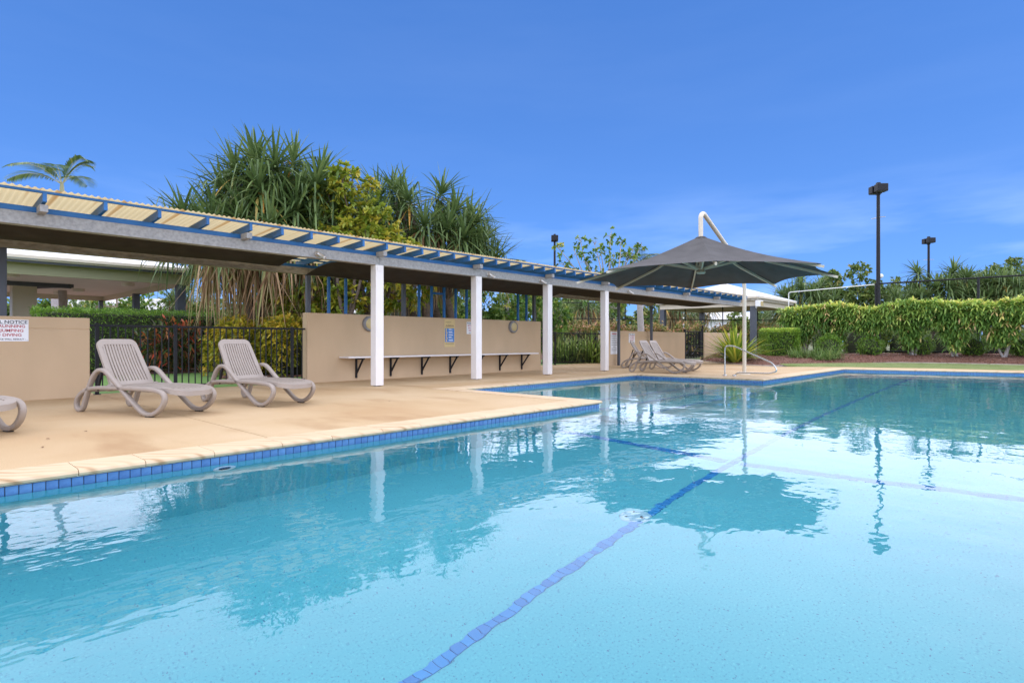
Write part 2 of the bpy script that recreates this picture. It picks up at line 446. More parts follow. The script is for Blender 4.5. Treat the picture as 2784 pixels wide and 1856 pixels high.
# shell: walls and floor
mb = MB()
fl = [(x, y, ZF) for x, y in POOL]
def wall_q(mb, k, z0, z1, off=0.0):
    p, q, d, n, Ln = edge_frame(k)
    a, e = offset_range(k, off)
    A = p + n*off + d*a; B = p + n*off + d*e
    mb.add([(A.x,A.y,z0),(B.x,B.y,z0),(B.x,B.y,z1),(A.x,A.y,z1)], [(3,2,1,0)])
for k in range(NP_):
    wall_q(mb, k, ZF - .02, -.05, 0.0)
# main floor and the shallow recess with two steps down
mb.add([(-3,-1,ZF),(23.67,-1,ZF),(22.18,5.12,ZF),(-3,5.12,ZF)], [(0,1,2,3)])
shell = struct(mb.build('pool_shell', M['pebble']))
st = MB()
for (v0, v1, zt) in ((5.95, 8.5, -.42), (5.30, 5.95, -.68), (4.62, 5.30, -.95)):
    st.box((7.502, v0 + .001, ZF), (14.5, v1 - .001, zt))
st.build('steps', M['pebble'], shell)
water = struct(MB().add([(x, y, ZW) for x, y in POOL], [tuple(range(NP_))]).build('water', M['water']))
# waterline tiles: one by one where they can be told apart, the rest joined
PITCH = .0715
tile_me = MB().box((-.0335, 0, -.155), (.0335, .010, -.052), .002).mesh('tile'); tile_me.materials.append(M['tile'])
cell = MB(); gr = MB(); count = 0
plan = {6: (.0, 0, True), 2: (0, 0, True), 3: (0, 0, True), 1: (0, 0, False), 4: (0, 0, False), 0: (0, 0, False), 5: (0, 0, False), 7: (0, 0, False)}
for k in range(NP_):
    p, q, d, n, Ln = edge_frame(k)
    one = k in (6, 2, 3)
    nt_ = int(Ln / PITCH); pit = Ln / nt_
    for i in range(nt_):
        c = p + d * ((i + .5) * pit)
        vis = one and not (k == 6 and c.x < .25) and count < 300
        if vis:
            o = share('tile', tile_me, shell, (c.x, c.y, 0), math.atan2(d.y, d.x)); count += 1
        elif k in (1, 4):
            rot = Matrix.Translation(c) @ Matrix.Rotation(math.atan2(d.y, d.x), 4, 'Z')
            cell.add([rot @ v.co for v in tile_me.vertices], [tuple(f.vertices) for f in tile_me.polygons])
stuff(cell.build('far_tiles', M['tile'], shell))
for k in range(NP_):
    wall_q(gr, k, -.157, -.049, -.003)
gr.build('grout_band', M['grout'], shell)
# coping stones
prof = [(.34, .006), (-.010, .006), (-.032, -.003), (-.042, -.020), (-.036, -.036), (-.016, -.046), (.34, -.046)]
for k in range(NP_):
    p, q, d, n, Ln = edge_frame(k)
    rng_ = {o: offset_range(k, o) for o, z in prof}
    cuts = [0.0]
    rs = random.Random(20 + k)
    while cuts[-1] < Ln - .9: cuts.append(cuts[-1] + rs.choice((.42, .5, .5, .58)))
    cuts.append(Ln)
    for i in range(len(cuts) - 1):
        ends = []
        for side in (0, 1):
            ring = []
            for o, z in prof:
                a, e = rng_[o]
                if side == 0: s_ = a if i == 0 else cuts[i] + .0025
                else: s_ = e if i == len(cuts) - 2 else cuts[i+1] - .0025
                c = p + n*o + d*s_
                ring.append((c.x, c.y, z))
            ends.append(ring)
        m_ = len(prof)
        s = MB().add(ends[0] + ends[1], [tuple(range(m_))[::-1], tuple(range(m_, 2*m_))] + [(j, (j+1) % m_, m_ + (j+1) % m_, m_ + j) for j in range(m_)])
        s.build('coping_stone', M['stone'], shell)
# lane marking on the floor
lane = struct(MB().beam((1.48, 2.325, ZF+.0025), (11.3, 2.715, ZF+.0025), .074, .003).beam((11.3, 2.715, ZF+.0025), (22.6, 3.05, ZF+.0025), .074, .003).build('lane_marking', M['lgrout']))
lt_me = MB().box((-.0315, -.037, 0), (.0315, .037, .010), .002).mesh('tile'); lt_me.materials.append(M['ltile'])
far = MB(); cnt = 0
def lay(a, b, wd_rows, every=.0665):
    global cnt
    a = Vector(a); b = Vector(b); d = (b-a); Ln = d.length; d.normalize(); ang = math.atan2(d.y, d.x); nn_ = Vector((-d.y, d.x))
    for i in range(int(Ln/every)):
        for r_ in range(wd_rows):
            c = a + d*(i+.5)*every + nn_*((r_-(wd_rows-1)/2)*.077)
            if cnt < 299 and every < .1:
                share('tile', lt_me, lane, (c.x, c.y, ZF+.002), ang); cnt += 1
            else:
                rot = Matrix.Translation((c.x, c.y, ZF+.002)) @ Matrix.Rotation(ang, 4, 'Z')
                far.add([rot @ v.co for v in lt_me.vertices], [tuple(f.vertices) for f in lt_me.polygons])
lay((1.48, 2.325), (11.3, 2.715), 1)
lay((6.45, 5.05), (6.25, 2.59), 2)
lay((6.25, 2.43), (6.58, -.9), 2)
lay((11.3, 2.715), (22.6, 3.05), 1)
lay((17.55, 5.0), (17.55, 2.92), 1); lay((17.55, 2.82), (17.8, -.9), 1)
stuff(far.build('far_tiles', M['ltile'], lane))
nos = MB()
for v_, z_ in ((5.95, -.42), (5.30, -.68), (4.62, -.95)):
    nos.box((7.52, v_ + .004, z_ + .001), (14.48, v_ + .06, z_ + .006))
nos.build('step_nosing', M['ltile'], shell)
# white drain cover on the floor and a wall return
dr = thing('drain_cover', 'round white drain cover with three dark bolts on the pool floor', 'drain', (4.20, 2.51, ZF))
MB().lathe([(0,.022),(.10,.022),(.128,.016),(.135,.002),(.135,0)], 32).build('plate', M['drain'], dr)
for a in (40, 150, 265):
    MB().lathe([(0,.030),(.011,.030),(.013,.02)], 10, (.085*math.cos(R(a)), .085*math.sin(R(a)), 0)).build('bolt', M['ink'], dr)
wr = thing('wall_return', 'round pale return fitting set in the pool wall below the waterline', 'pool fitting', (1.93, 5.115, -.335))
MB().lathe([(.052,.002),(.052,.012),(.085,.012),(.092,.004),(.092,.0)], 28, axis=(0,-1,0)).build('ring', M['sign'], wr)
MB().lathe([(0,.006),(.052,.006)], 24, axis=(0,-1,0)).build('opening', M['ink'], wr)
for i in range(4):
    MB().box((-.047+.024*i,-.011,-.045), (-.043+.024*i,-.007,.045)).build('grille_bar', M['grey'], wr)

# ================================================================== GROUND
g = MB()
for (x0, y0, x1, y1) in ((-900,-900,900,-1.3), (-900,8.7,900,900), (-900,-1.3,-3.3,8.7), (24.2,-1.3,900,8.7)):
    g.add([(x0,y0,-.03),(x1,y0,-.03),(x1,y1,-.03),(x0,y1,-.03)], [(0,1,2,3)])
struct(g.build('ground', M['ground']))
# concrete deck in slabs with open control joints
def outer(k, s=None):
    return None
slab = MB()
deck = None
def add_slab(poly, first=False):
    global deck
    mbs = MB().prism(poly, -.028, 0.0)
    o = mbs.build('deck' if first else 'slab', M['deck'], deck)
    if first: deck = struct(o)
    return o
G = .005
add_slab([(-6, 5.468), (2.47-G, 5.468), (2.47-G, 10.02-G), (-6, 10.02-G)], True)
for poly in ([(2.47+G, 5.468), (7.155, 5.468), (7.155, 8.80), (7.155, 10.02-G), (2.47+G, 10.02-G)],
             [(-6, 10.02+G), (2.47-G, 10.02+G), (2.47-G, 12.7), (-6, 12.7)],
             [(2.47+G, 10.02+G), (6.9-G, 10.02+G), (6.9-G, 12.2), (2.47+G, 12.2)],
             [(6.9+G, 10.02+G), (11.0-G, 10.02+G), (11.0-G, 12.1), (6.9+G, 12.1)],
             [(11.0+G, 10.02+G), (14.9-G, 10.02+G), (14.9-G, 14.4), (11.0+G, 14.4)],
             [(7.165, 8.805), (11.0-G, 8.83), (11.0-G, 10.02-G), (7.165, 10.02-G)],
             [(11.0+G, 8.83), (14.63, 8.855), (14.63, 10.02-G), (11.0+G, 10.02-G)],
             [(14.645, 8.85), (14.86, 5.475), (18.6-G, 5.475), (18.6-G, 14.4), (14.9+G, 14.4), (14.9+G, 10.0), (14.64, 10.0)],
             [(18.6+G, 5.475), (22.44, 5.475), (23.95, -1.5), (25.0, -1.5), (24.55, .6), (24.2, 3.0), (23.4, 5.4), (22.5, 6.6), (22.1, 7.4), (22.6, 8.7), (23.7, 9.9), (25.2, 11.3), (26.6, 12.4), (28.5, 14.4), (18.6+G, 14.4)],
             [(-6, -4), (25, -4), (25, -1.5), (23.95, -1.5), (23.95, -1.36), (-3.36, -1.36), (-6, -1.36)],
             [(-6, -1.36), (-3.355, -1.36), (-3.355, 5.455), (-6, 5.455)]):
    add_slab(poly)
# lawn strip beyond the far end, rising a little to the garden edging
lawn_in = [(22.44, 7.0), (22.55, 6.55), (23.45, 5.36), (24.26, 2.9), (24.6, .6), (25.06, -1.6), (25.6, -4)]
edge_ln = [(22.28, 7.25), (22.9, 6.75), (24.7, 5.70), (26.3, 4.3), (26.8, 2.9), (26.65, .6), (26.5, -1.6), (26.6, -4)]
def resample(pl, n):
    pl = [Vector(p) for p in pl]; ds = [0]
    for a, b_ in zip(pl, pl[1:]): ds.append(ds[-1] + (b_-a).length)
    o = []
    for i in range(n):
        s_ = ds[-1]*i/(n-1)
        for j in range(len(pl)-1):
            if s_ <= ds[j+1] + 1e-9:
                t_ = (s_-ds[j])/(ds[j+1]-ds[j]); o.append(pl[j].lerp(pl[j+1], t_)); break
    return o
def smooth_pl(pl, n=40, it=3):
    r_ = resample(pl, n)
    for _ in range(it):
        r_ = [r_[0]] + [(r_[i-1] + r_[i]*2 + r_[i+1])/4 for i in range(1, n-1)] + [r_[-1]]
    return r_
A = smooth_pl(lawn_in); B = smooth_pl(edge_ln)
lw = MB(); V = []; F = []
for i in range(40):
    for j in range(6):
        t_ = j/5; c = A[i].lerp(B[i], t_); V.append((c.x, c.y, -.004 + .11*t_))
for i in range(39):
    for j in range(5):
        a = i*6+j; F.append((a, a+6, a+7, a+1))
lawn = struct(lw.add(V, F, True).build('lawn', M['lawn']))
# concrete garden edging
kp = smooth_pl([(26.2, 12.1), (24.9, 11.0), (23.45, 9.75), (22.45, 8.6), (22.1, 7.6)] + edge_ln, 70, 4)
def kerb_strip(pts, wd, zf, name, label):
    mb = MB(); n_ = len(pts); V = []; F = []
    for i, c in enumerate(pts):
        d = (pts[min(i+1, n_-1)] - pts[max(i-1, 0)]).normalized(); nn_ = Vector((-d.y, d.x))
        z = zf(i)
        for o, dz in ((0, -.1), (0, 0), (wd, .0), (wd, -.1)):
            q = c + nn_*o; V.append((q.x, q.y, z+dz))
    for i in range(n_-1):
        for j in range(3):
            a = i*4+j; F.append((a, a+1, a+5, a+4))
    o = mb.add(V, F).build(name, M['kerb'])
    return tag(o, label, 'edging')
def kz(i):
    p_ = kp[i]
    return .03 + .10*min(1, max(0, (7.6-p_.y)/3.5))
kerb_strip(kp, .14, kz, 'garden_edging', 'pale concrete edging between the lawn strip and the mulch bed')
# mulch bed rising towards the tall hedge
V = []; F = []; nx, ny = 70, 18
back = smooth_pl([(33, 14.2), (31.5, 13), (30.5, 11), (30.2, 8.6), (30.2, 7.6), (30.2, 6.5), (30.2, 5), (30.3, 3), (30.3, 1), (30.3, -1.6), (30.4, -4)], nx, 4)
def mulch_z(i, t_):
    return kz(i) - .01 + .30*math.sin(min(1, t_*1.6)*math.pi/2)**1.2
for i in range(nx):
    for j in range(ny):
        t_ = j/(ny-1); c = Vector(kp[i]).lerp(back[i], t_)
        V.append((c.x, c.y, mulch_z(i, t_) + random.uniform(-.02, .02)*(j > 0)))
for i in range(nx-1):
    for j in range(ny-1):
        a = i*ny+j; F.append((a, a+1, a+ny+1, a+ny))
mulch_v = np.array(V).reshape(nx, ny, 3)
struct(MB().add(V, F, True).build('mulch_bed', M['mulch']))
# lawn and garden behind the near fence
struct(MB().prism([(-14, 12.75), (2.3, 12.75), (2.3, 12.22), (6.3, 12.22), (14, 12.3), (16.4, 14.5), (22, 14.5), (24, 18), (22, 19.6), (9.5, 19.0), (6, 18.6), (2, 19.2), (-14, 20)], -.05, -.008).build('garden_lawn', M['grass']))
struct(MB().prism([(-14, 20.06), (2, 19.26), (6, 18.66), (9.5, 19.06), (22, 19.66), (24.06, 18), (30, 22), (60, 30), (60, 60), (-40, 60), (-40, 24)], -.05, .01).build('garden_bed', M['mulch']))
struct(MB().prism([(5.6, 15.1), (7.4, 14.3), (10.5, 14.4), (11.5, 16.2), (9, 17.4), (6.3, 16.9)], -.05, .03).build('planting_island', M['mulch']))

# ================================================================== PERGOLA
BAY, B0 = 2.702, 1.40
U0, U1 = -3.2, 25.75
pg = thing('pergola', 'long pergola with galvanised beam, blue rafters and cream corrugated roof along the deck', 'pergola', (0, 11, 0))
def P(mb, name, m): return mb.build(name, m, pg, (0, 11, 0))
def seg_beam(v0, v1, z0, z1, m, name, cuts):
    for a, b_ in zip(cuts, cuts[1:]):
        P(MB().box((a+.002, v0, z0), (b_-.002, v1, z1), .004), name, m)
seg_beam(10.06, 10.22, 2.485, 2.665, M['galv'], 'front_beam', [U0, 6.84, 15.17, U1])
seg_beam(10.075, 10.205, 2.667, 2.742, M['blue'], 'top_plate', [U0, 4.1, 12.23, 20.3, U1+.15])
seg_beam(12.05, 12.20, 2.405, 2.55, M['galv_dirty'], 'rear_beam', [U0, 6.33, 14.07, 21.7])
P(MB().box((U0, 12.06, 2.552), (U1, 12.19, 2.615)), 'rear_plate', M['blue'])
def roof_z(v): return 2.742 + (v - 10.14)*(2.615-2.742)/(12.12-10.14)
bays = [(-2, 4), (-1, 4), (0, 4), (1, 5), (2, 6), (3, 6), (4, 6), (5, 6), (6, 5), (7, 5), (8, 5)]
def rafter(u):
    mb = MB(); h = .115; w_ = .022
    a = (u, 9.74, roof_z(9.74) + h/2 + .001); c = (u, 12.45, roof_z(12.45) + h/2 + .001)
    mb.beam(a, c, w_*2, h)
    P(mb, 'rafter', M['blue'])
for b_, n_ in bays:
    for i in range(n_):
        u = B0 + b_*BAY + BAY*i/n_
        if U0 < u < U1: rafter(u)
    u = B0 + b_*BAY
    if u > U0:
        P(MB().box((u-.045, 9.80, 2.645), (u+.045, 10.058, 2.742), .004), 'outrigger', M['galv'])
rafter(B0 + 9*BAY)
# battens under the sheets
for v_ in (9.775, 10.9, 12.2):
    z = roof_z(v_) + .118
    P(MB().box((U0, v_-.022, z), (U1+.1, v_+.022, z+.03)), 'batten', M['blue'])
# corrugated sheets, each ten ridges wide
CP = .0762; nw = 10
V = []; F = []
npts = nw*8 + 1
for v_ in (9.70, 12.55):
    for i in range(npts):
        x = i/8*CP
        V.append((x, v_, roof_z(v_) + .150 + .0115 + .0105*math.cos(2*math.pi*i/8)))
for i in range(npts-1): F.append((i, i+1, npts+i+1, npts+i))
sheet_me = MB().add(V, F, True).mesh('roof_sheet'); sheet_me.materials.append(M['sheet'])
u = U0; i = 0
while u < U1:
    o = share('roof_sheet', sheet_me, pg, (u, -11, 0)); u += CP*(nw) ; i += 1
    o.location.z = .0015*(i % 2)
# white posts
for u in (6.84, 9.66, 12.37, 15.17):
    P(MB().box((u-.095, 10.045, .015), (u+.095, 10.235, 2.484), .006), 'column', M['white'])
    P(MB().box((u-.05, 10.09, .0), (u+.05, 10.19, .016)), 'column_foot', M['rubber'])
    P(MB().box((u-.055, 10.036, 2.36), (u+.055, 10.046, 2.47)), 'bolt_plate', M['white'])
# charcoal rear posts standing behind the walls
for u, z0 in ((1.22, .0), (6.36, 1.55), (8.97, 1.55), (14.1, 1.55), (19.1, 0), (21.6, 0), (-1.4, 0)):
    P(MB().box((u-.045, 12.075, z0), (u+.045, 12.165, 2.404), .004), 'rear_post', M['grey'])
for u, zt in ((6.86, 2.404), (7.30, 2.404), (9.46, 2.404), (9.88, 2.404), (10.32, 2.404), (10.74, 2.404), (11.15, 2.404), (13.32, 2.404), (13.72, 2.404)):
    P(MB().box((u-.028, 12.08, 1.55), (u+.028, 12.14, zt), .003), 'screen_post', M['blue'])
P(MB().box((9.91, 12.085, 2.19), (10.29, 12.135, 2.24)), 'screen_rail', M['blue'])
# shade cloth stretched under the rafters, sagging between its ties
def cloth(u0, u1, lowback, name):
    nu, nv = 44, 8; V = []; F = []
    for i in range(nu+1):
        for j in range(nv+1):
            s_ = i/nu; t_ = j/nv
            u = u0 + (u1-u0)*s_; v_ = 10.24 + (12.02-10.24)*t_
            ends = min(1, min(s_, 1-s_)*(u1-u0)/1.3)
            lift_ = (1-ends)**2*.10
            z = 2.52 + (lowback-2.52)*t_ - .10*math.sin(math.pi*t_)*ends + lift_*math.sin(math.pi*t_) - .02*abs(math.sin(math.pi*(u-B0)/BAY))*t_
            V.append((u, v_, z))
    for i in range(nu):
        for j in range(nv):
            a = i*(nv+1)+j; F.append((a, a+1, a+nv+2, a+nv+1))
    P(MB().add(V, F, True), name, M['cloth'])
cloth(-3.1, 5.65, 2.54, 'shade_cloth')
cloth(6.25, 14.9, 2.40, 'shade_cloth')
cloth(15.2, 25.0, 2.53, 'shade_cloth')
# little silver spotlights clipped to the front beam
for u, lbl in ((5.45, 'silver spotlight clipped to the beam before the first white column'), (9.98, 'silver spotlight on the beam just past the second white column'), (11.95, 'silver spotlight on the beam just before the third white column'), (16.4, 'silver spotlight on the beam beyond the last white column')):
    sp = thing('spotlight', lbl, 'spotlight', (u, 10.058, 2.56), 0, 'spotlights along the pergola beam')
    MB().lathe([(0,.0),(.045,.0),(.045,.012),(.02,.018),(.016,.04)], 16, axis=(0,-1,0)).build('base', M['silver'], sp)
    d_ = Vector((.55, -.45, -.5)).normalized()
    MB().lathe([(0,-.03),(.03,-.03),(.034,.0),(.034,.12),(.040,.125),(.040,.15),(.030,.15),(.028,.12)], 18, (0,-.055,0), d_).build('lamp_head', M['silver'], sp)
    MB().lathe([(0,.121),(.028,.121)], 14, (0,-.055,0), d_).build('lens', M['frost'], sp)

# ================================================================== WALLS, BENCH, SIGNS
def masonry(u0, u1, v0, v1, h, label, groove=None):
    t_ = thing('garden_wall', label, 'wall', ((u0+u1)/2, v0, 0))
    O = ((u0+u1)/2, v0, 0)
    if groove:
        MB().box((u0, v0, -.03), (u1, v1, groove-.006), .006).build('wall_body', M['wall'], t_, O)
        MB().box((u0+.004, v0+.008, groove-.008), (u1-.004, v1-.008, groove+.008)).build('joint', M['wall'], t_, O)
        MB().box((u0, v0, groove+.006), (u1, v1, h), .006).build('wall_cap', M['wall'], t_, O)
    else:
        MB().box((u0, v0, -.03), (u1, v1, h), .008).build('wall_body', M['wall'], t_, O)
    return t_
masonry(6.28, 14.30, 12.0, 12.22, 1.56, 'long tan rendered wall carrying the bench under the pergola')
masonry(-6, 2.27, 11.70, 11.92, 1.31, 'tan rendered wall with a pool notice beside the black fence', 1.12)
masonry(18.55, 25.0, 12.30, 12.52, 1.34, 'tan rendered wall with two white signs behind the far loungers', 1.12)
masonry(27.05, 31.5, 12.30, 12.52, 1.36, 'short tan rendered wall between the gate and the flax plant', 1.14)
masonry(24.5, 28.6, 16.6, 16.8, 1.25, 'tan rendered wall seen through the bars of the black gate')
bn = thing('bench', 'long white slab bench on black triangular brackets fixed to the tan wall', 'bench', (10.4, 12.0, 0))
MB().box((7.06, 11.60, .535), (13.72, 11.80, .572), .004).build('seat', M['white'], bn, (10.4, 12, 0))
MB().box((7.06, 11.806, .535), (13.72, 11.996, .572), .004).build('seat', M['white'], bn, (10.4, 12, 0))
for i in range(7):
    u = 7.50 + .975*i
    MB().box((u-.02, 11.955, .06), (u+.02, 11.998, .533), .003).box((u-.02, 11.64, .498), (u+.02, 11.954, .534), .003).beam((u, 11.70, .50), (u, 11.965, .17), .03, .034, (1, 0, 0)).build('bracket', M['black'], bn, (10.4, 12, 0))
for u, z, lbl in ((7.86, 1.345, 'round bulkhead wall light half behind the first white column'), (12.95, 1.365, 'round bulkhead wall light between the second and third white columns')):
    bl = thing('wall_light', lbl, 'wall light', (u, 12.0, z), 0, 'round bulkhead lights on the bench wall')
    MB().lathe([(.185,.0),(.185,.05),(.172,.075),(.135,.082),(.130,.078)], 36, axis=(0,-1,0)).build('rim', M['rim'], bl)
    MB().lathe([(0,.092),(.06,.090),(.11,.083),(.131,.074)], 30, axis=(0,-1,0)).build('lens', M['frost'], bl)

def text(body, size, x, z, m, parent, align='CENTER', y=-.006, sx=1.0, bold=0.0):
    cu = bpy.data.curves.new('lettering', 'FONT'); cu.body = body; cu.size = size; cu.align_x = align; cu.align_y = 'CENTER'
    cu.extrude = .0006; cu.offset = bold; cu.resolution_u = 3
    o = bpy.data.objects.new('tmp', cu); COL.objects.link(o)
    dg = bpy.context.evaluated_depsgraph_get(); dg.update()
    me = bpy.data.meshes.new_from_object(o.evaluated_get(dg))
    bpy.data.objects.remove(o); bpy.data.curves.remove(cu)
    me.materials.clear()
    for v in me.vertices:
        v.co = (x + v.co.x*sx, y - v.co.z, z + v.co.y)
    return obj('lettering', me, m, parent)
def notice(u, v, zc, wd, ht, label, cut=False):
    t_ = thing('pool_notice', label, 'sign', (u, v, zc), 0, None)
    MB().box((-wd/2, -.005, -ht/2), (wd/2, 0, ht/2), .001).build('board', M['sign'], t_)
    k = ht/.33
    text('POOL NOTICE', .066*k, 0, .125*k, M['ink'], t_, sx=wd/.33/k*.72, bold=.0012)
    MB().box((-wd*.41, -.0062, .094*k), (wd*.41, -.0052, .097*k)).build('underline', M['ink'], t_)
    for i, s_ in enumerate(('NO RUNNING', 'NO JUMPING', 'NO DIVING')):
        text(s_, .060*k, 0, (.062-.066*i)*k, M['red'], t_, sx=wd/.33/k*.72, bold=.001)
    text('NOTICE WILL RESULT -', .030*k, wd*.44, -.134*k, M['ink'], t_, 'RIGHT', sx=wd/.33/k*.82, bold=.0006)
    for sx in (-1, 1):
        for sz in (-1, 1):
            MB().lathe([(0,.008),(.005,.007),(.006,.005)], 8, (sx*(wd/2-.015), 0, sz*(ht/2-.015)), (0,-1,0)).build('screw', M['silver'], t_)
notice(1.22, 11.698, 1.09, .52, .335, 'white pool notice with red lettering on the low wall beside the black fence')
notice(11.28, 11.998, 1.30, .46, .34, 'white pool notice on the bench wall partly behind the second white column')
notice(20.35, 12.298, 1.06, .46, .38, 'white pool notice above the far loungers on the tan wall')
pt = thing('first_aid_poster', 'tall yellow resuscitation poster with a blue panel on the bench wall', 'poster', (10.42, 11.998, 1.145))
MB().box((-.19, -.004, -.375), (.19, 0, .375), .001).build('sheet', M['poster'], pt)
MB().box((-.165, -.0055, -.24), (.165, -.0042, .13)).build('panel', M['pblue'], pt)
text('CPR & RESUSCITATION', .036, 0, .205, M['ink'], pt, sx=.78, bold=.0008)
pr2 = MB(); rs = random.Random(3)
for i in range(3): pr2.box((-.15+.03*rs.random(), -.0052, .31-.012*i), (-.02+.13*rs.random(), -.0045, .313-.012*i))
for i in range(2): pr2.box((-.16, -.0052, .17-.02*i), (.16, -.0045, .174-.02*i))
for i in range(2): pr2.box((-.15, -.0052, -.28-.025*i), (.15, -.0045, -.274-.025*i))
pr2.build('small_print', M['ink'], pt)
wl = MB(); fg = MB()
for i in range(5):
    z = .105-.072*i
    wl.box((-.04, -.0066, z-.008), (.06+.07*rs.random(), -.0057, z+.010))
    for j in range(2): wl.box((-.04, -.0066, z-.022-.012*j), (.08+.07*rs.random(), -.0057, z-.018-.012*j))
    fg.lathe([(0,.0066),(.016+.01*rs.random(),.0066)], 9, (-.115, 0, z), (0,-1,0)); fg.lathe([(0,.0067),(.022,.0067)], 7, (-.095-.03*rs.random(), 0, z-.025), (0,-1,0))
wl.build('white_print', M['sign'], pt); fg.build('pictures', M['poster'], pt)
ru = thing('rules_sign', 'tall white sign of pool rules with a red heading by the last white column', 'sign', (19.05, 12.298, .86))
MB().box((-.25, -.005, -.43), (.25, 0, .43), .001).build('board', M['sign'], ru)
rl = MB(); z = .27
for i in range(9):
    wd = .18 if i not in (6,) else .08
    rl.box((-wd-.02*rs.random(), -.0062, z), (wd+.02*rs.random(), -.0052, z+.014)); z -= .07
rl.build('small_print', M['ink'], ru)
MB().box((-.17, -.0062, .335), (.17, -.0052, .37)).build('heading', M['red'], ru)

# ================================================================== BLACK FENCES AND GATE
picket_me = MB().box((-.009, -.009, 0), (.009, .009, 1.10)).mesh('picket'); picket_me.materials.append(M['black'])
def fence(u0, u1, v, top, posts, label, pitch=.115, z0=.07):
    t_ = thing('pool_fence', label, 'fence', ((u0+u1)/2, v, 0))
    O = ((u0+u1)/2, v, 0)
    MB().box((u0, v-.019, top-.038), (u1, v+.019, top), .004).build('top_rail', M['black'], t_, O)
    MB().box((u0, v-.015, z0), (u1, v+.015, z0+.034), .003).build('bottom_rail', M['black'], t_, O)
    for p in posts:
        MB().box((p-.027, v-.027, 0), (p+.027, v+.027, top+.025), .004).build('post', M['black'], t_, O)
        MB().box((p-.05, v-.05, -.008), (p+.05, v+.05, .010)).build('base_plate', M['black'], t_, O)
    n_ = int((u1-u0)/pitch)
    for i in range(1, n_+1):
        u = u0 + i*pitch
        if any(abs(u-p) < .05 for p in posts): continue
        o = share('picket', picket_me, t_, (u-O[0], 0, z0+.02)); o.scale.z = (top-z0-.04)/1.10
    return t_
fence(2.30, 6.27, 12.10, 1.215, (2.45, 3.68, 5.98), 'black steel picket fence between the low tan wall and the bench wall')
fence(15.6, 21.6, 14.15, 1.27, (17.72, 20.45), 'black steel picket fence at the gap beyond the bench wall', .105)
gt = thing('pool_gate', 'narrow black steel gate with diagonal braces in the far tan wall', 'gate', (26.0, 12.36, 0))
O = (26.0, 12.36, 0)
for u in (25.10, 26.95):
    MB().box((u-.04, 12.32, 0), (u+.04, 12.40, 1.55 if u > 26 else 1.48), .005).build('post', M['black'], gt, O)
for z in (.13, .70, 1.36):
    MB().box((25.16, 12.345, z), (26.6, 12.375, z+.045)).build('rail', M['black'], gt, O)
for i in range(6):
    u = 25.18 + i*.285
    MB().box((u-.018, 12.342, .12), (u+.018, 12.378, 1.40), .003).build('picket', M['black'], gt, O)
for a, c in ((25.2, 25.72), (25.85, 26.5)):
    MB().beam((a, 12.36, .30), (c, 12.36, .72), .03, .05, (0, 1, 0)).build('brace', M['black'], gt, O)
MB().box((26.62, 12.30, .18), (26.78, 12.42, 1.42), .01).build('latch_post', M['black'], gt, O)
MB().lathe([(0,.0),(.05,.0),(.05,.12),(.03,.16),(0,.16)], 14, (26.99, 12.36, 1.56)).build('latch_knob', M['rubber'], gt, O)

# ================================================================== HANDRAIL
hr = thing('handrail', 'looped stainless steel handrail on the coping beside the umbrella mast', 'handrail', (15.4, 6.0, 0))
def arc3(pts, rad, n=6):
    pts = [Vector(p) for p in pts]; o = [pts[0]]
    for i in range(1, len(pts)-1):
        a = (pts[i-1]-pts[i]).normalized(); c = (pts[i+1]-pts[i]).normalized()
        rr = min(rad, (pts[i-1]-pts[i]).length*.45, (pts[i+1]-pts[i]).length*.45)
        p0 = pts[i]+a*rr; p1 = pts[i]+c*rr
        for k in range(n+1):
            s_ = k/n; o.append(p0*(1-s_)**2 + pts[i]*2*s_*(1-s_) + p1*s_*s_)
    o.append(pts[-1]); return o
hp = arc3([(15.30, 6.38, 0), (15.30, 6.38, .80), (15.30, 6.14, .80), (15.31, 5.14, .36), (15.31, 5.02, .17), (15.31, 5.22, .10), (15.34, 6.05, .095), (15.34, 6.14, .0)], .10)
MB().tube([(p.x-15.4, p.y-6, p.z) for p in hp], .019, 14).build('rail', M['steel'], hr)
for p in ((15.30, 6.38), (15.34, 6.14)):
    MB().lathe([(.022,.03),(.05,.022),(.055,.006),(.055,.0)], 18, (p[0]-15.4, p[1]-6, .006)).build('flange', M['steel'], hr)

# ================================================================== CANTILEVER UMBRELLA
um = thing('umbrella', 'charcoal eight-sided cantilever umbrella on a cream curved mast beside the pool', 'umbrella', (16.35, 6.26, 0))
UO = Vector((16.35, 6.26, 0)); UC = Vector((12.8, 5.9, 0))
ZT, ZA = 2.40, 3.37
def lp(v): return (v[0]-UO.x, v[1]-UO.y, v[2])
ad_ = (UC - UO).normalized()
mast = arc3([UO + Vector((0,0,.0)), UO + Vector((0,0,2.62)), UO + ad_*.45 + Vector((0,0,3.02)), UC - ad_*.16 + Vector((0,0,3.92)), UC + ad_*.02 + Vector((0,0,3.84)), UC + Vector((0,0,2.55))], .45, 8)
MB().tube([lp(p) for p in mast], .052, 16).build('mast', M['cream'], um)
MB().lathe([(.062,.03),(.15,.025),(.16,.0)], 24, (0,0,.002)).build('base_plate', M['cream'], um)
for a in range(4):
    MB().lathe([(0,.045),(.014,.045),(.014,.02)], 8, (.12*math.cos(R(45+90*a)), .12*math.sin(R(45+90*a)), 0)).build('bolt', M['silver'], um)
tips = []
for k in range(8):
    a = R(30+45*k); tips.append(UC + Vector((2.85*math.cos(a), 2.85*math.sin(a), ZT)))
apex = UC + Vector((0, 0, ZA))
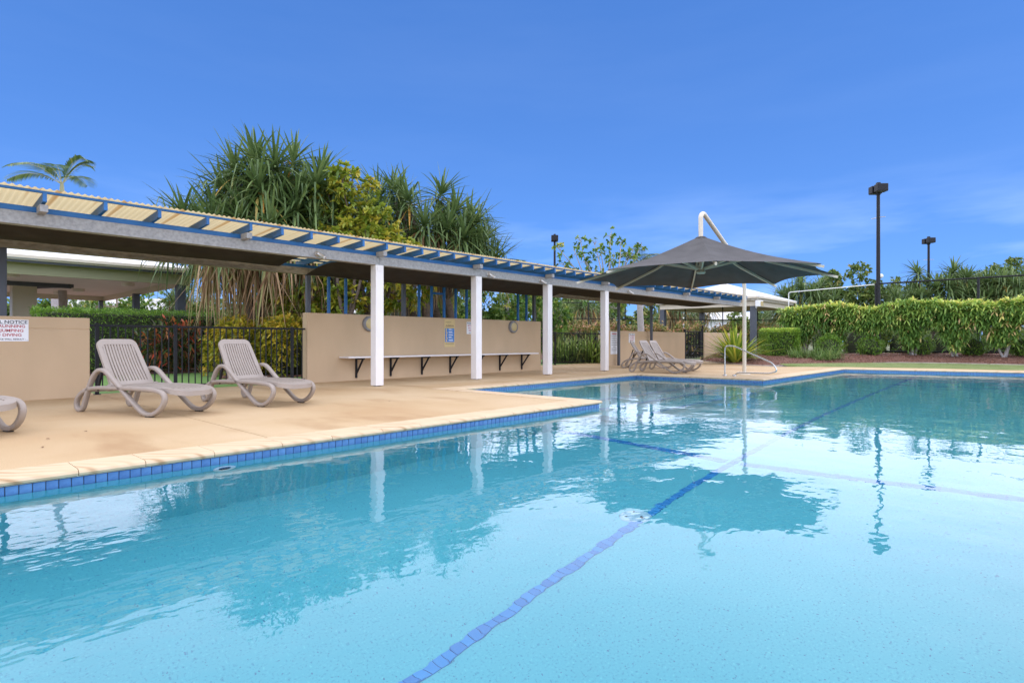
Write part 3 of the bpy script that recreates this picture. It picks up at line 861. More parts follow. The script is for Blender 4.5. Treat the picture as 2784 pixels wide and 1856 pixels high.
def canopy(thick, name):
    V = []; F = []; nr, ns = 12, 10
    for k in range(8):
        A_, B_ = tips[k], tips[(k+1) % 8]; base = len(V)
        for i in range(nr+1):
            t_ = i/nr
            for j in range(ns+1):
                s_ = j/ns
                e = A_.lerp(B_, s_); mid = math.sin(math.pi*s_)
                edge = e + (UC + Vector((0,0,ZT)) - (A_+B_)/2).normalized()*(.24*mid)
                p = apex.lerp(edge, t_)
                p.z -= .09*math.sin(math.pi*t_)*(1-.15*mid) - .0 
                p.z -= .03*mid*t_*(1-t_)*4 - .045*mid*t_**3
                V.append(lp((p.x, p.y, p.z+thick)))
        for i in range(nr):
            for j in range(ns):
                a = base+i*(ns+1)+j; F.append((a, a+ns+1, a+ns+2, a+1))
    return MB().add(V, F, True).build(name, M['shade'], um)
canopy(0, 'canopy')
MB().lathe([(.054,.012),(.10,.006),(.13,-.02)], 20, lp(apex + Vector((0,0,-.035)))).build('top_cap', M['shade'], um)
hub = UC + Vector((0, 0, 2.52))
MB().lathe([(0,-.04),(.09,-.03),(.105,.0),(.09,.03),(0,.04)], 20, lp(hub)).build('hub', M['ivory'], um)
for k in range(8):
    t_ = tips[k]
    top = apex.lerp(t_, .06) + Vector((0,0,-.12)); tt = t_ + Vector((UC.x-t_.x, UC.y-t_.y, 0)).normalized()*-.03 + Vector((0,0,-.06))
    m1 = apex.lerp(t_, .5) + Vector((0,0,-.15))
    rb = MB().beam(lp(top), lp(m1), .035, .05).beam(lp(m1), lp(tt), .035, .05).build('rib', M['ivory'], um)
    MB().beam(lp(hub + (t_-UC).normalized()*.12), lp(apex.lerp(t_, .40) + Vector((0,0,-.15))), .03, .045).build('strut', M['ivory'], um)

# ================================================================== SUN LOUNGERS
def lounger():
    t_ = thing('sun_lounger', 'x', 'sun lounger', (0, 0, 0), 0, 'taupe resin sun loungers by the pool')
    loop = [(.95,.335),(.60,.330),(.36,.318),(.20,.285),(.07,.215),(.005,.13),(.012,.055),(.06,.024),(.12,.036),(.165,.10),(.22,.23),(.30,.385),(.38,.495),(.47,.550),(.57,.550),(.66,.508),(.78,.420),(1.0,.262),(1.22,.112),(1.33,.050),(1.42,.032),(1.52,.040),(1.61,.080),(1.69,.150),(1.725,.225),(1.70,.285),(1.62,.318),(1.45,.333),(1.20,.337)]
    # Catmull-Rom through the loop
    pts = [Vector(p) for p in loop]; n_ = len(pts); sm = []
    for i in range(n_):
        p0, p1, p2, p3 = pts[i-1], pts[i], pts[(i+1) % n_], pts[(i+2) % n_]
        for k in range(3):
            s_ = k/3
            sm.append(.5*((2*p1) + (p2-p0)*s_ + (2*p0-5*p1+4*p2-p3)*s_*s_ + (3*p1-p0-3*p2+p3)*s_**3))
    def ribbon(y):
        mb = MB(); V = []; F = []; m_ = len(sm)
        sec = [(-.030,-.017),(-.022,-.024),(.022,-.024),(.030,-.017),(.030,.017),(.022,.024),(-.022,.024),(-.030,.017)]
        for i in range(m_):
            d = (sm[(i+1) % m_]-sm[i-1]).normalized(); nn_ = Vector((-d.y, d.x))
            for a, b_ in sec:
                q = sm[i] + nn_*b_
                V.append((q.x, y+a, q.y))
        k_ = len(sec)
        for i in range(m_):
            j = (i+1) % m_
            for a in range(k_):
                F.append((i*k_+a, i*k_+(a+1) % k_, j*k_+(a+1) % k_, j*k_+a))
        return mb.add(V, F, True)
    for s_ in (-1, 1):
        fr = ribbon(.335*s_).build('side_frame', M['lounger'], t_)
        MB().box((1.40, .335*s_-.027, 0), (1.50, .335*s_+.027, .018), .002).build('foot_pad', M['rubber'], fr)
        MB().box((.045, .335*s_-.027, 0), (.085, .335*s_+.027, .012), .002).build('foot_pad', M['rubber'], fr)
    def outline(x0, x1, w0, w1, r0, r1, n=7):
        """closed outline in (x, y): end radii r0 at x0 and r1 at x1, half widths w0, w1"""
        o = []
        for cx, cy, r_, a0 in ((x0+r0, -w0+r0, r0, 180), (x1-r1, -w1+r1, r1, 270), (x1-r1, w1-r1, r1, 0), (x0+r0, w0-r0, r0, 90)):
            for k in range(n):
                a = R(a0+90*k/(n-1)); o.append((cx+r_*math.cos(a), cy+r_*math.sin(a)))
        return o
    def ringmesh(outl, inn, th, fz):
        n_ = len(outl); V = []
        for (pl, dz) in ((outl, 0), (inn, 0), (inn, -th), (outl, -th)):
            V += [fz(x, y, dz) for x, y in pl]
        F = []
        for r_ in range(4):
            for i in range(n_):
                j = (i+1) % n_
                F.append((r_*n_+i, r_*n_+j, ((r_+1) % 4)*n_+j, ((r_+1) % 4)*n_+i))
        return MB().add(V, F)
    # seat: x from .62 to 1.88, gently crowned and dropping at the foot
    def sz(x, y, dz):
        return (x, y, .362 + .010*math.sin((x-.62)/1.26*math.pi) - .045*max(0, (x-1.45)/.43)**2 + dz)
    seat_o = outline(.63, 1.89, .300, .285, .03, .20); seat_i = outline(.70, 1.76, .245, .235, .02, .12)
    ringmesh(seat_o, seat_i, .060, sz).build('seat_frame', M['lounger'], t_)
    for i in range(9):
        y = -.216 + .054*i; V = []; F = []
        for k in range(9):
            x = .69 + (1.775-.69)*k/8
            for a, dz in ((-.019,-.018),(-.019,-.003),(.019,-.003),(.019,-.018)): V.append(sz(x, y+a, dz))
        for k in range(8):
            for a in range(4): F.append((k*4+a, k*4+(a+1) % 4, k*4+4+(a+1) % 4, k*4+4+a))
        MB().add(V, F).build('seat_slat', M['lounger'], t_)
    for x in (.95, 1.25, 1.55):
        MB().box((x-.02, -.25, .325), (x+.02, .25, .338)).build('cross_rib', M['lounger'], t_)
    MB().box((.60, -.33, .285), (.66, .33, .325), .006).build('axle', M['lounger'], t_)
    # back: hinged at x=.63, leaning 30 degrees off the vertical
    ang = R(60)
    def bz(s_, y, d):
        # slight forward curl of the upper edge
        c = .03*math.sin(s_/.78*math.pi)
        return (.635 - s_*math.cos(ang) + (d - c)*math.sin(ang), y, .352 + s_*math.sin(ang) + (d - c)*math.cos(ang))
    bo = outline(0, .70, .285, .262, .03, .095); bi = outline(.065, .622, .222, .208, .015, .05)
    def bw(s_): return 0
    bk = ringmesh(bo, bi, .034, bz).build('backrest_frame', M['lounger'], t_)
    for i in range(11):
        f = (i-5)/5; V = []; F = []
        for k in range(9):
            s_ = .058 + (.63-.058)*k/8
            yc = f*(.215 - .014*k/8) * .93
            for a, d in ((-.0125,-.020),(-.0125,-.003),(.0125,-.003),(.0125,-.020)): V.append(bz(s_, yc+a, d))
        for k in range(8):
            for a in range(4): F.append((k*4+a, k*4+(a+1) % 4, k*4+4+(a+1) % 4, k*4+4+a))
        MB().add(V, F).build('backrest_slat', M['lounger'], t_)
    for s_ in (-1, 1):
        MB().tube([(.63, .27*s_, .345), (.63, .325*s_, .345)], .028, 12).build('hinge', M['lounger'], t_)
        MB().beam(bz(.38, .22*s_, -.05), (.24, .22*s_, .27), .025, .03).build('prop', M['rubber'], t_)
    MB().beam((.24, -.30, .275), (.24, .30, .275), .03, .03).build('prop_bar', M['lounger'], t_)
    return t_
proto = lounger()
# rear foot position (left rear foot of each) and heading of the foot end
def put(o, rear_left, deg, label):
    a = R(deg); d = Vector((math.cos(a), math.sin(a))); n_ = Vector((-d.y, d.x))
    # left as seen from the pool is local -y
    org = Vector(rear_left) - d*.065 + n_*.335
    o.location = (org.x, org.y, 0); o.rotation_euler = (0, 0, a); o['label'] = label
put(proto, (1.70, 9.32), -71, 'taupe slatted sun lounger in front of the low wall end and black fence')
spots = [((3.30, 9.49), -79, 'taupe slatted sun lounger between the black fence and the bench wall end'),
         ((-.22, 8.92), -73, 'taupe sun lounger below the pool notice, only its foot end in view'),
         ((15.21, 9.20), -87, 'taupe sun lounger at the pool edge, foremost of the far three'),
         ((17.25, 10.75), -70, 'taupe sun lounger nearest the tan wall of the far three'),
         ((16.42, 9.55), -87, 'taupe sun lounger on the umbrella side of the far three')]
for rl_, dg_, lb in spots:
    put(copy_tree(proto), rl_, dg_, lb)

# ================================================================== PLANT BUILDERS
def np_mesh(name, V, F, tint, m, parent=None, loc=None, smooth=False):
    me = bpy.data.meshes.new(name)
    V = np.asarray(V, dtype=np.float32); F = np.asarray(F, dtype=np.int32)
    if loc is not None: V = V - np.array(loc, dtype=np.float32)
    nf, k = F.shape
    me.vertices.add(len(V)); me.vertices.foreach_set('co', V.ravel())
    me.loops.add(nf*k); me.loops.foreach_set('vertex_index', F.ravel())
    me.polygons.add(nf); me.polygons.foreach_set('loop_start', np.arange(0, nf*k, k, dtype=np.int32))
    me.polygons.foreach_set('loop_total', np.full(nf, k, dtype=np.int32))
    if smooth: me.polygons.foreach_set('use_smooth', np.ones(nf, dtype=bool))
    a = me.attributes.new('tint', 'FLOAT', 'FACE'); a.data.foreach_set('value', np.asarray(tint, dtype=np.float32))
    me.update(); me.validate()
    return obj(name, me, m, parent, None if loc is None else loc)
def unit(a): return a/np.maximum(np.linalg.norm(a, axis=-1, keepdims=True), 1e-9)
def rand_dirs(n, up=0.0):
    d = rng.normal(size=(n, 3)); d = unit(d); d[:, 2] += up
    return unit(d)
PROF = {'strap': lambda s: np.minimum(1, 1.15*(1-s)**.55+.0)*np.where(s < .08, .8, 1),
        'lance': lambda s: np.sin(np.clip(s*.94+.06, 0, 1)*np.pi)**.8,
        'oval': lambda s: np.sin(np.clip(s*.90+.06, 0, 1)*np.pi)**.55}
def blades(P, D, Ln, W, droop, segs=3, prof='lance', fold=.25, kink=0.0, tint=None, roll=None):
    """n leaf blades from P along D, bending under their own weight; returns verts, quads, tint"""
    n = len(P); s = np.linspace(0, 1, segs+1)
    Ln = np.broadcast_to(Ln, n); W = np.broadcast_to(W, n); droop = np.broadcast_to(droop, n)
    sd = np.cross(D, np.array([0, 0, 1.0])); bad = np.linalg.norm(sd, axis=1) < .05
    sd[bad] = [1, 0, 0]; sd = unit(sd)
    up = unit(np.cross(sd, D))
    if roll is not None:
        c, q = np.cos(roll)[:, None], np.sin(roll)[:, None]
        sd, up = sd*c + up*q, up*c - sd*q
    C = P[:, None, :] + D[:, None, :]*(Ln[:, None]*s)[:, :, None]
    dz = -(droop*Ln)[:, None]*s**2
    if kink:
        kk = (rng.random(n) < kink); sk = rng.uniform(.45, .8, n)
        over = np.clip(s[None, :]-sk[:, None], 0, 1)
        dz = dz - np.where(kk, 1.5, 0)[:, None]*over*Ln[:, None]
        C = C - D[:, None, :]*(np.where(kk, .55, 0)[:, None]*over*Ln[:, None])[:, :, None]
    C[:, :, 2] += dz
    hw = (W/2)[:, None]*PROF[prof](s)[None, :]
    hw = np.maximum(hw, W[:, None]*.02)
    if fold > 0:
        Lf = C - sd[:, None, :]*hw[:, :, None] + up[:, None, :]*(hw*fold)[:, :, None]
        Rt = C + sd[:, None, :]*hw[:, :, None] + up[:, None, :]*(hw*fold)[:, :, None]
        V = np.stack([Lf, C, Rt], axis=2); k = 3
    else:
        Lf = C - sd[:, None, :]*hw[:, :, None]; Rt = C + sd[:, None, :]*hw[:, :, None]
        V = np.stack([Lf, Rt], axis=2); k = 2
    V = V.reshape(-1, 3)
    base = (np.arange(n)*(segs+1)*k)[:, None, None]
    i = (np.arange(segs)*k)[None, :, None]; j = np.arange(k-1)[None, None, :]
    a = base+i+j
    F = np.stack([a, a+1, a+1+k, a+k], axis=-1).reshape(-1, 4)
    if tint is None: tint = rng.random(n)
    T = np.repeat(tint, segs*(k-1))
    return V, F, T
def join(parts):
    Vs, Fs, Ts = [], [], []; o = 0
    for V, F, T in parts:
        Vs.append(V); Fs.append(F+o); Ts.append(T); o += len(V)
    return np.concatenate(Vs), np.concatenate(Fs), np.concatenate(Ts)
def limb(a, b, r0, r1, bend=.12, n=6):
    a = Vector(a); b = Vector(b); L_ = (b-a).length
    off = Vector((random.uniform(-1, 1), random.uniform(-1, 1), random.uniform(-.3, .6)))*L_*bend
    pts = [a.lerp(b, i/n) + off*math.sin(math.pi*i/n) for i in range(n+1)]
    return pts, [r0+(r1-r0)*i/n for i in range(n+1)]

def pandanus(pos, heads, label, leafL=1.35, leaves=58, base_z=0.0, trunk_r=.13, skirt=0.5, forks=4, lw=.075, group='pandanus trees', segs=5, skirtlen=1.2):
    """heads: list of (x, y, z) rosette centres relative to pos"""
    t_ = thing('pandanus_tree', label, 'tree', (pos.x, pos.y, base_z), random.uniform(0, .1), group)
    hs_ = np.array(heads)
    cen = hs_.mean(axis=0)
    # trunks: a few leaning stems that fork up to the rosettes
    tr = MB()
    fk = []
    for i in range(forks):
        a = 2*math.pi*i/forks + random.uniform(-.4, .4)
        f = Vector((cen[0]*.6 + math.cos(a)*np.ptp(hs_[:, 0])*.20, cen[1]*.6 + math.sin(a)*np.ptp(hs_[:, 1])*.20, hs_[:, 2].min()*.72))
        b0 = Vector((f.x*.35+random.uniform(-.25, .25), f.y*.35+random.uniform(-.25, .25), -.05))
        p_, r_ = limb(b0, f, trunk_r*1.25, trunk_r*.9, .10); tr.tube(p_, r_, 9); fk.append(f)
    for h in heads:
        f = min(fk, key=lambda q: (q-Vector(h)).length)
        p_, r_ = limb(f, Vector(h)-Vector((0, 0, .1)), trunk_r*.7, trunk_r*.42, .10, 5); tr.tube(p_, r_, 7)
    tr.build('trunk', M['trunk'], t_)
    P, D, Ln, dr_, W_, T_ = [], [], [], [], [], []
    for h in hs_:
        out_ = unit((h-cen)*np.array([1, 1, .6])+1e-6)
        ax = unit(np.array([0, 0, 1.0])*1.0 + out_*.75)
        n = leaves + rng.integers(-8, 8)
        i = np.arange(n); ga = i*2.39996
        el = np.arccos(np.clip(1 - (i+.5)/n*1.28, -1, 1))     # 0 = along axis, >90 = drooping
        a1 = unit(np.cross(ax, [0.3, .2, 1.0])); a2 = np.cross(ax, a1)
        d = ax[None]*np.cos(el)[:, None] + (a1[None]*np.cos(ga)[:, None] + a2[None]*np.sin(ga)[:, None])*np.sin(el)[:, None]
        d = unit(d + rng.normal(scale=.10, size=d.shape))
        P.append(h[None] + ax[None]*(.34*(1-i/n))[:, None] + d*.05); D.append(d)
        Ln.append(leafL*rng.uniform(.72, 1.12, n)); dr_.append(.10+.42*np.clip(el/1.7, 0, 1)**1.5*rng.uniform(.6, 1.3, n))
        tt = rng.beta(2.2, 2.4, n)*.86
        tt = np.where((el > 1.35) & (rng.random(n) < .10), rng.uniform(.9, 1, n), tt)
        T_.append(tt)
    V, F, T = blades(np.concatenate(P), np.concatenate(D), np.concatenate(Ln), lw, np.concatenate(dr_), segs, 'strap', .35, .22, np.concatenate(T_))
    stuff(np_mesh('crown', V, F, T, M['pandan'], t_))
    # skirt of hanging dead leaves under the lower rosettes
    core_ = hs_[np.abs(hs_[:, 0]-cen[0]) < .62*np.ptp(hs_[:, 0])/2] if len(hs_) > 25 else hs_
    low = core_[np.argsort(core_[:, 2])[:max(3, int(len(core_)*skirt))]]
    P, D = [], []
    for h in low:
        n = 46
        p = h[None] + np.stack([rng.normal(scale=.24, size=n), rng.normal(scale=.24, size=n), rng.uniform(-.55, .05, n)], 1)
        d = np.stack([rng.normal(scale=.32, size=n), rng.normal(scale=.32, size=n), -np.ones(n)], 1)
        P.append(p); D.append(unit(d))
    P = np.concatenate(P); D = np.concatenate(D)
    V, F, T = blades(P, D, rng.uniform(.55, 1.15, len(P))*skirtlen, .06, rng.uniform(-.05, .25, len(P)), 4, 'strap', .3, .25, rng.random(len(P))**.8)
    stuff(np_mesh('dead_leaf_skirt', V, F, T, M['skirt'], t_))
    return t_
def dome_heads(rx, ry, z0, z1, n, seed, shape=1.0, xs=0.0):
    r_ = np.random.default_rng(seed); o = []
    while len(o) < n:
        u = r_.uniform(-1, 1, 3)
        u[2] = abs(u[2])
        l = np.linalg.norm(u)
        if l > 1 or l < .55: continue
        c = np.array([u[0]*rx + xs*u[2], u[1]*ry, z0+(z1-z0)*u[2]**shape])
        if all(np.linalg.norm((c-q)) > .5 for q in o) or r_.random() < .02: o.append(c)
    return [tuple(c) for c in o]

def leafy_tree(pos, clumps, label, m, nleaf=160, leafL=.16, leafW=.075, base_z=0, trunk_r=.10, trunk_m='trunk', group=None, prof='oval', tintb=(2, 2.4), rosette=False, name='leafy_tree', cat='tree', split_z=None, stems=1, top_light=.0):
    """clumps: (x, y, z, r) relative to pos"""
    t_ = thing(name, label, cat, (pos.x, pos.y, base_z), 0, group)
    tr = MB()
    cl = np.array(clumps); zf = split_z if split_z is not None else cl[:, 2].min()*.6
    forks = []
    for i in range(stems):
        a = 2*math.pi*i/max(1, stems)+.4
        f = Vector((cl[:, 0].mean()*.4 + (math.cos(a)*.45 if stems > 1 else 0), cl[:, 1].mean()*.4 + (math.sin(a)*.45 if stems > 1 else 0), zf))
        p_, r_ = limb((f.x*.25, f.y*.25, -.05), f, trunk_r*1.2, trunk_r*.8, .07); tr.tube(p_, r_, 8); forks.append(f)
    for c in clumps:
        f = min(forks, key=lambda q: (q-Vector(c[:3])).length)
        p_, r_ = limb(f, c[:3], trunk_r*.5, trunk_r*.12, .10, 5); tr.tube(p_, r_, 6)
        for k in range(3):
            e = Vector(c[:3]) + Vector(rand_dirs(1, .3)[0])*c[3]*.8
            p_, r_ = limb(c[:3], e, trunk_r*.16, trunk_r*.05, .1, 3); tr.tube(p_, r_, 4)
    tr.build('trunk', M[trunk_m], t_)
    parts = []
    for c in clumps:
        n = int(nleaf*(c[3]/.6)**2)
        if rosette:
            # whorls of leaves at twig ends
            k = max(6, n//9)
            w_ = rand_dirs(k, .15)*(rng.uniform(.45, 1.05, k)[:, None]*c[3]) + np.array(c[:3])
            P = np.repeat(w_, 9, 0); D = unit(rand_dirs(k*9, .1) + np.repeat(unit(w_-np.array(c[:3])+[0, 0, .15]), 9, 0)*.6)
            tt = np.clip(np.repeat(rng.beta(*tintb, k), 9) + rng.normal(scale=.10, size=k*9), 0, 1)
        else:
            d = rand_dirs(n); P = d*(rng.uniform(.25, 1.0, n)**.6*c[3])[:, None]*np.array([1, 1, .8]) + np.array(c[:3])
            D = unit(rand_dirs(n, -.15)+d*.5)
            tt = np.clip(rng.beta(*tintb, n)*.8 + .22*(rng.random()), 0, 1)
        nn_ = len(P)
        parts.append(blades(P, D, leafL*rng.uniform(.7, 1.25, nn_), leafW*rng.uniform(.8, 1.2, nn_), .25, 2, prof, .2, 0, tt, rng.uniform(-.9, .9, nn_)))
    V, F, T = join(parts)
    stuff(np_mesh('crown', V, F, T, M[m], t_))
    return t_
def clump_cloud(n, rx, ry, z0, z1, r0, r1, seed, hollow=.35):
    r_ = np.random.default_rng(seed); o = []
    k = 0
    while len(o) < n and k < 5000:
        k += 1
        u = r_.uniform(-1, 1, 3); l = np.linalg.norm(u)
        if l > 1 or l < hollow: continue
        o.append((u[0]*rx, u[1]*ry, (z0+z1)/2+u[2]*(z1-z0)/2, r_.uniform(r0, r1)))
    return o
def box_hedge(c, size, label, m, nleaf=5000, leafL=.05, leafW=.028, rot=0.0, z0=.0, rnd=.06, name='clipped_hedge', tintb=(2, 2.2), group=None, prof='oval', cat='hedge', lift_top=0.0):
    """clipped hedge: dense leaf shell around a twiggy core"""
    t_ = thing(name, label, cat, (c[0], c[1], z0), rot, group)
    sx, sy, sz = size
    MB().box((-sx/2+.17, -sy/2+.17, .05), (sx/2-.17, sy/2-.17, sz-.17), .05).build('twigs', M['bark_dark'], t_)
    ar = np.array([sx*sz, sx*sz, sy*sz, sy*sz, sx*sy]); pk = rng.choice(5, nleaf, p=ar/ar.sum())
    a = rng.uniform(-.5, .5, nleaf); b_ = rng.uniform(-.5, .5, nleaf)
    P = np.zeros((nleaf, 3)); Nn = np.zeros((nleaf, 3))
    for f, (ax, sg) in enumerate(((1, -1), (1, 1), (0, -1), (0, 1), (2, 1))):
        k = pk == f
        if ax == 1: P[k] = np.stack([a[k]*sx, np.full(k.sum(), sg*sy/2), (b_[k]+.5)*sz], 1); Nn[k, 1] = sg
        elif ax == 0: P[k] = np.stack([np.full(k.sum(), sg*sx/2), a[k]*sy, (b_[k]+.5)*sz], 1); Nn[k, 0] = sg
        else: P[k] = np.stack([a[k]*sx, b_[k]*sy, np.full(k.sum(), sz)], 1); Nn[k, 2] = 1
    bumpy = .5+.5*np.sin(P[:, 0]*5.1+1.3)*np.sin(P[:, 1]*4.3+P[:, 2]*6.1)
    P = P - Nn*(rng.uniform(0, .14, nleaf)+rnd*bumpy)[:, None]
    D = unit(rand_dirs(nleaf, .25) + Nn*.8)
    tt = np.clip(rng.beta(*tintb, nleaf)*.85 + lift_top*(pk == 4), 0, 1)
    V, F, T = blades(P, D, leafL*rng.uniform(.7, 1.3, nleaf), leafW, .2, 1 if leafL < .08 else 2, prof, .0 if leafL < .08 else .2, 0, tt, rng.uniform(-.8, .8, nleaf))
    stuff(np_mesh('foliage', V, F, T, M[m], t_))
    return t_
def ball_bush(c, r_, label, m, z0=0, nleaf=1800, leafL=.07, leafW=.035, group=None, squash=.9):
    t_ = thing('round_shrub', label, 'shrub', (c[0], c[1], z0), 0, group)
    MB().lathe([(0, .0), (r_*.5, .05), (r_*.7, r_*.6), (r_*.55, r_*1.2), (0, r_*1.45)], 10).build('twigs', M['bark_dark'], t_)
    d = rand_dirs(nleaf); lump = 1+.10*np.sin(d[:, 0]*5+c[1])*np.sin(d[:, 2]*6+c[0])+.06*np.sin(d[:, 1]*11)
    P = d*(r_*lump*rng.uniform(.82, 1.04, nleaf))[:, None]*np.array([1, 1, squash]); P[:, 2] += r_*squash*.98
    D = unit(d*.8+rand_dirs(nleaf, .2))
    V, F, T = blades(P, D, leafL*rng.uniform(.7, 1.3, nleaf), leafW, .2, 1, 'oval', 0, 0, rng.beta(2, 2.3, nleaf)*.9, rng.uniform(-.8, .8, nleaf))
    stuff(np_mesh('foliage', V, F, T, M[m], t_)); return t_
def tuft(c, label, m='tuft', n=160, Ln=.55, W=.014, z0=0, group=None, spread=.75, name='grass_tuft', cat='grass', r_=.09):
    t_ = thing(name, label, cat, (c[0], c[1], z0), 0, group)
    P = np.stack([rng.normal(scale=r_, size=n), rng.normal(scale=r_, size=n), np.zeros(n)], 1)
    D = unit(np.stack([rng.normal(scale=spread, size=n), rng.normal(scale=spread, size=n), np.ones(n)], 1))
    V, F, T = blades(P, D, Ln*rng.uniform(.6, 1.15, n), W, rng.uniform(.2, .7, n), 5, 'strap', .2, 0, rng.random(n))
    stuff(np_mesh('blades', V, F, T, M[m], t_)); return t_
def palm(pos, h, label, nf=11, fl=2.0, trunk_r=.11, base_z=0, group=None, up=.6, trunk='palebark', tiltd=None):
    t_ = thing('palm_tree', label, 'tree', (pos.x, pos.y, base_z), 0, group)
    pts = [(0.06*math.sin(i*.8), .04*i/8, h*i/8) for i in range(9)]
    MB().tube(pts, [trunk_r*(1.25-.45*i/8) for i in range(9)], 12).build('trunk', M[trunk], t_)
    MB().tube([(pts[-1][0], pts[-1][1], h-.05), (pts[-1][0], pts[-1][1], h+.55)], [trunk_r*.85, trunk_r*.4], 10).build('crownshaft', M['olive'], t_)
    top = np.array([pts[-1][0], pts[-1][1], h+.5])
    for i in range(nf):
        a = 2*math.pi*i/nf*1.0 + random.uniform(-.2, .2); e = up+random.uniform(-.35, .45)
        d = np.array([math.cos(a)*math.cos(e), math.sin(a)*math.cos(e), math.sin(e)])
        L_ = fl*random.uniform(.85, 1.1); s = np.linspace(0, 1, 26)
        C = top[None] + d[None]*(L_*s)[:, None]; C[:, 2] -= L_*.55*s**2.2
        tg = unit(np.gradient(C, axis=0)); sd = unit(np.cross(tg, [0, 0, 1.0]))
        P = np.concatenate([C[3:], C[3:]]); D = np.concatenate([unit(sd[3:]*.8+tg[3:]*.65+[0, 0, .12]), unit(-sd[3:]*.8+tg[3:]*.65+[0, 0, .12])])
        ll = np.tile(.62*np.sin(np.clip(s[3:]*.85+.15, 0, 1)*np.pi)**.6, 2)*fl/2.0
        parts = [blades(P, D, ll*rng.uniform(.85, 1.1, len(P)), .05*fl/2, .35, 3, 'lance', .2, 0, rng.beta(2, 2.5, len(P)))]
        V, F, T = join(parts)
        f = stuff(np_mesh('frond', V, F, T, M['palm'], t_))
        MB().tube([tuple(c) for c in C[::5]], [.02, .016, .013, .010, .007, .004][:len(C[::5])], 5).build('midrib', M['olive'], f)
    return t_

# ================================================================== LEFT PAVILION
PU, PV = 7.0, 21.5                       # near right corner of its beam line
pv = thing('pavilion', 'open pavilion with white roof and olive fascia behind the clipped hedge', 'pavilion', (0, 26, 0))
def PB(mb, name, m): return mb.build(name, m, pv, (0, 26, 0))
zb = 2.84
PB(MB().box((-9, PV+.05, -.04), (PU+.1, PV+11.4, .03)), 'floor', M['kerb'])
PB(MB().box((-9, PV, zb), (PU, PV+.12, zb+.36)), 'fascia', M['olive'])
PB(MB().box((PU-.12, PV+.122, zb), (PU, PV+11.4, zb+.34)), 'side_beam', M['ivory'])
PB(MB().box((-9, PV+11.28, zb), (PU-.122, PV+11.4, zb+.34)), 'rear_beam', M['ivory'])
PB(MB().box((-9, PV-.50, zb+.362), (PU+.55, PV+12, zb+.40)), 'soffit', M['soffit'])
PB(MB().box((-9, PV+.14, zb+.20), (PU-.13, PV+11.26, zb+.24)), 'ceiling', M['soffit'])
PB(MB().box((-9, PV-.42, zb+.30), (PU+.45, PV-.36, zb+.361)), 'dark_strip', M['grey'])  # dark band between gutter and fascia
PB(MB().box((-9, PV-.62, zb+.402), (PU+.65, PV-.50, zb+.50), .01), 'gutter', M['cream'])
PB(MB().box((PU+.55, PV-.49, zb+.402), (PU+.65, PV+12, zb+.50), .01), 'gutter', M['cream'])
# hipped metal roof with standing ribs
ze = zb+.47; run = 6.2; rise = 1.55
rf = PB(MB().add([(-9, PV-.60, ze), (PU+.63, PV-.60, ze), (PU+.63-run, PV-.6+run, ze+rise), (-9, PV-.6+run, ze+rise)], [(0,1,2,3)])
        .add([(PU+.63, PV-.60, ze), (PU+.63, PV-.6+2*run, ze), (PU+.63-run, PV-.6+run, ze+rise)], [(0,1,2)]), 'roof', M['roofwhite'])
rib = MB()
for i in range(60):
    x = PU+.4-i*.25
    t1 = min(1, max(0.05, (PU+.63-x)/run))
    rib.beam((x, PV-.60, ze+.012), (x, PV-.6+run*t1, ze+rise*t1+.012), .02, .025)
stuff(rib.build('roof_ribs', M['roofwhite'], pv, (0, 26, 0)))
for u, v_, w_ in ((PU-.25, PV+.2, .26), (PU-.25, PV+5.4, .22), (PU-.25, PV+11.1, .16), (1.2, PV+11.2, .12)):
    PB(MB().box((u-w_/2, v_-w_/2, 0), (u+w_/2, v_+w_/2, zb)), 'post', M['grey'])
PB(MB().box((3.05, PV+6.2, 0), (3.75, PV+6.9, zb+.2)), 'pier', M['ivory'])
PB(MB().box((-9, PV+5.1, zb+.05), (4.6, PV+5.25, zb+.198)), 'ceiling_beam', M['grey'])
PB(MB().beam((4.6, PV+5.1, zb+.14), (3.5, PV+6.9, zb+.14), .18, .12), 'ceiling_beam', M['grey'])
for u, v_ in ((5.2, PV+7.2), (4.9, PV+9.3), (5.9, PV+3.0), (2.6, PV+2.2)):
    PB(MB().lathe([(0,-.12),(.16,-.12),(.20,-.09),(.20,0)], 20, (u, v_, zb+.20)), 'ceiling_light', M['soffit'])
PB(MB().tube([(PU-.3, PV+11.6, 0), (PU-.3, PV+11.6, 2.6), (PU+.5, PV+11.6, 2.62), (PU+.5, PV+11.6, zb+.4)], .05, 8), 'downpipe', M['ivory'])

# ================================================================== RIGHT PAVILION
p2 = thing('pavilion', 'square pavilion with white hipped roof beyond the black gate', 'pavilion', (37.9, 15.8, 0))
def P2(mb, name, m): return mb.build(name, m, p2, (37.9, 15.8, 0))
x0, y0, x1, y1 = 34.6, 12.5, 41.2, 19.1; ez = 3.45
P2(MB().box((x0, y0, ez-.10), (x1, y1, ez)), 'soffit', M['soffit'])
for a, b_ in (((x0-.15, y0-.15, ez+.002), (x1+.15, y0-.02, ez+.14)), ((x0-.15, y0-.018, ez+.002), (x0-.02, y1+.15, ez+.14)), ((x1+.02, y0-.018, ez+.002), (x1+.15, y1+.15, ez+.14))):
    P2(MB().box(a, b_, .01), 'gutter', M['cream'])
for a, b_ in (((x0+.2, y0+.2, ez-.42), (x1-.2, y0+.32, ez-.102)), ((x0+.2, y0+.322, ez-.42), (x0+.32, y1-.2, ez-.102)), ((x1-.32, y0+.322, ez-.42), (x1-.2, y1-.2, ez-.102)), ((x0+.322, y1-.32, ez-.42), (x1-.322, y1-.2, ez-.102))):
    P2(MB().box(a, b_), 'beam', M['cream'])
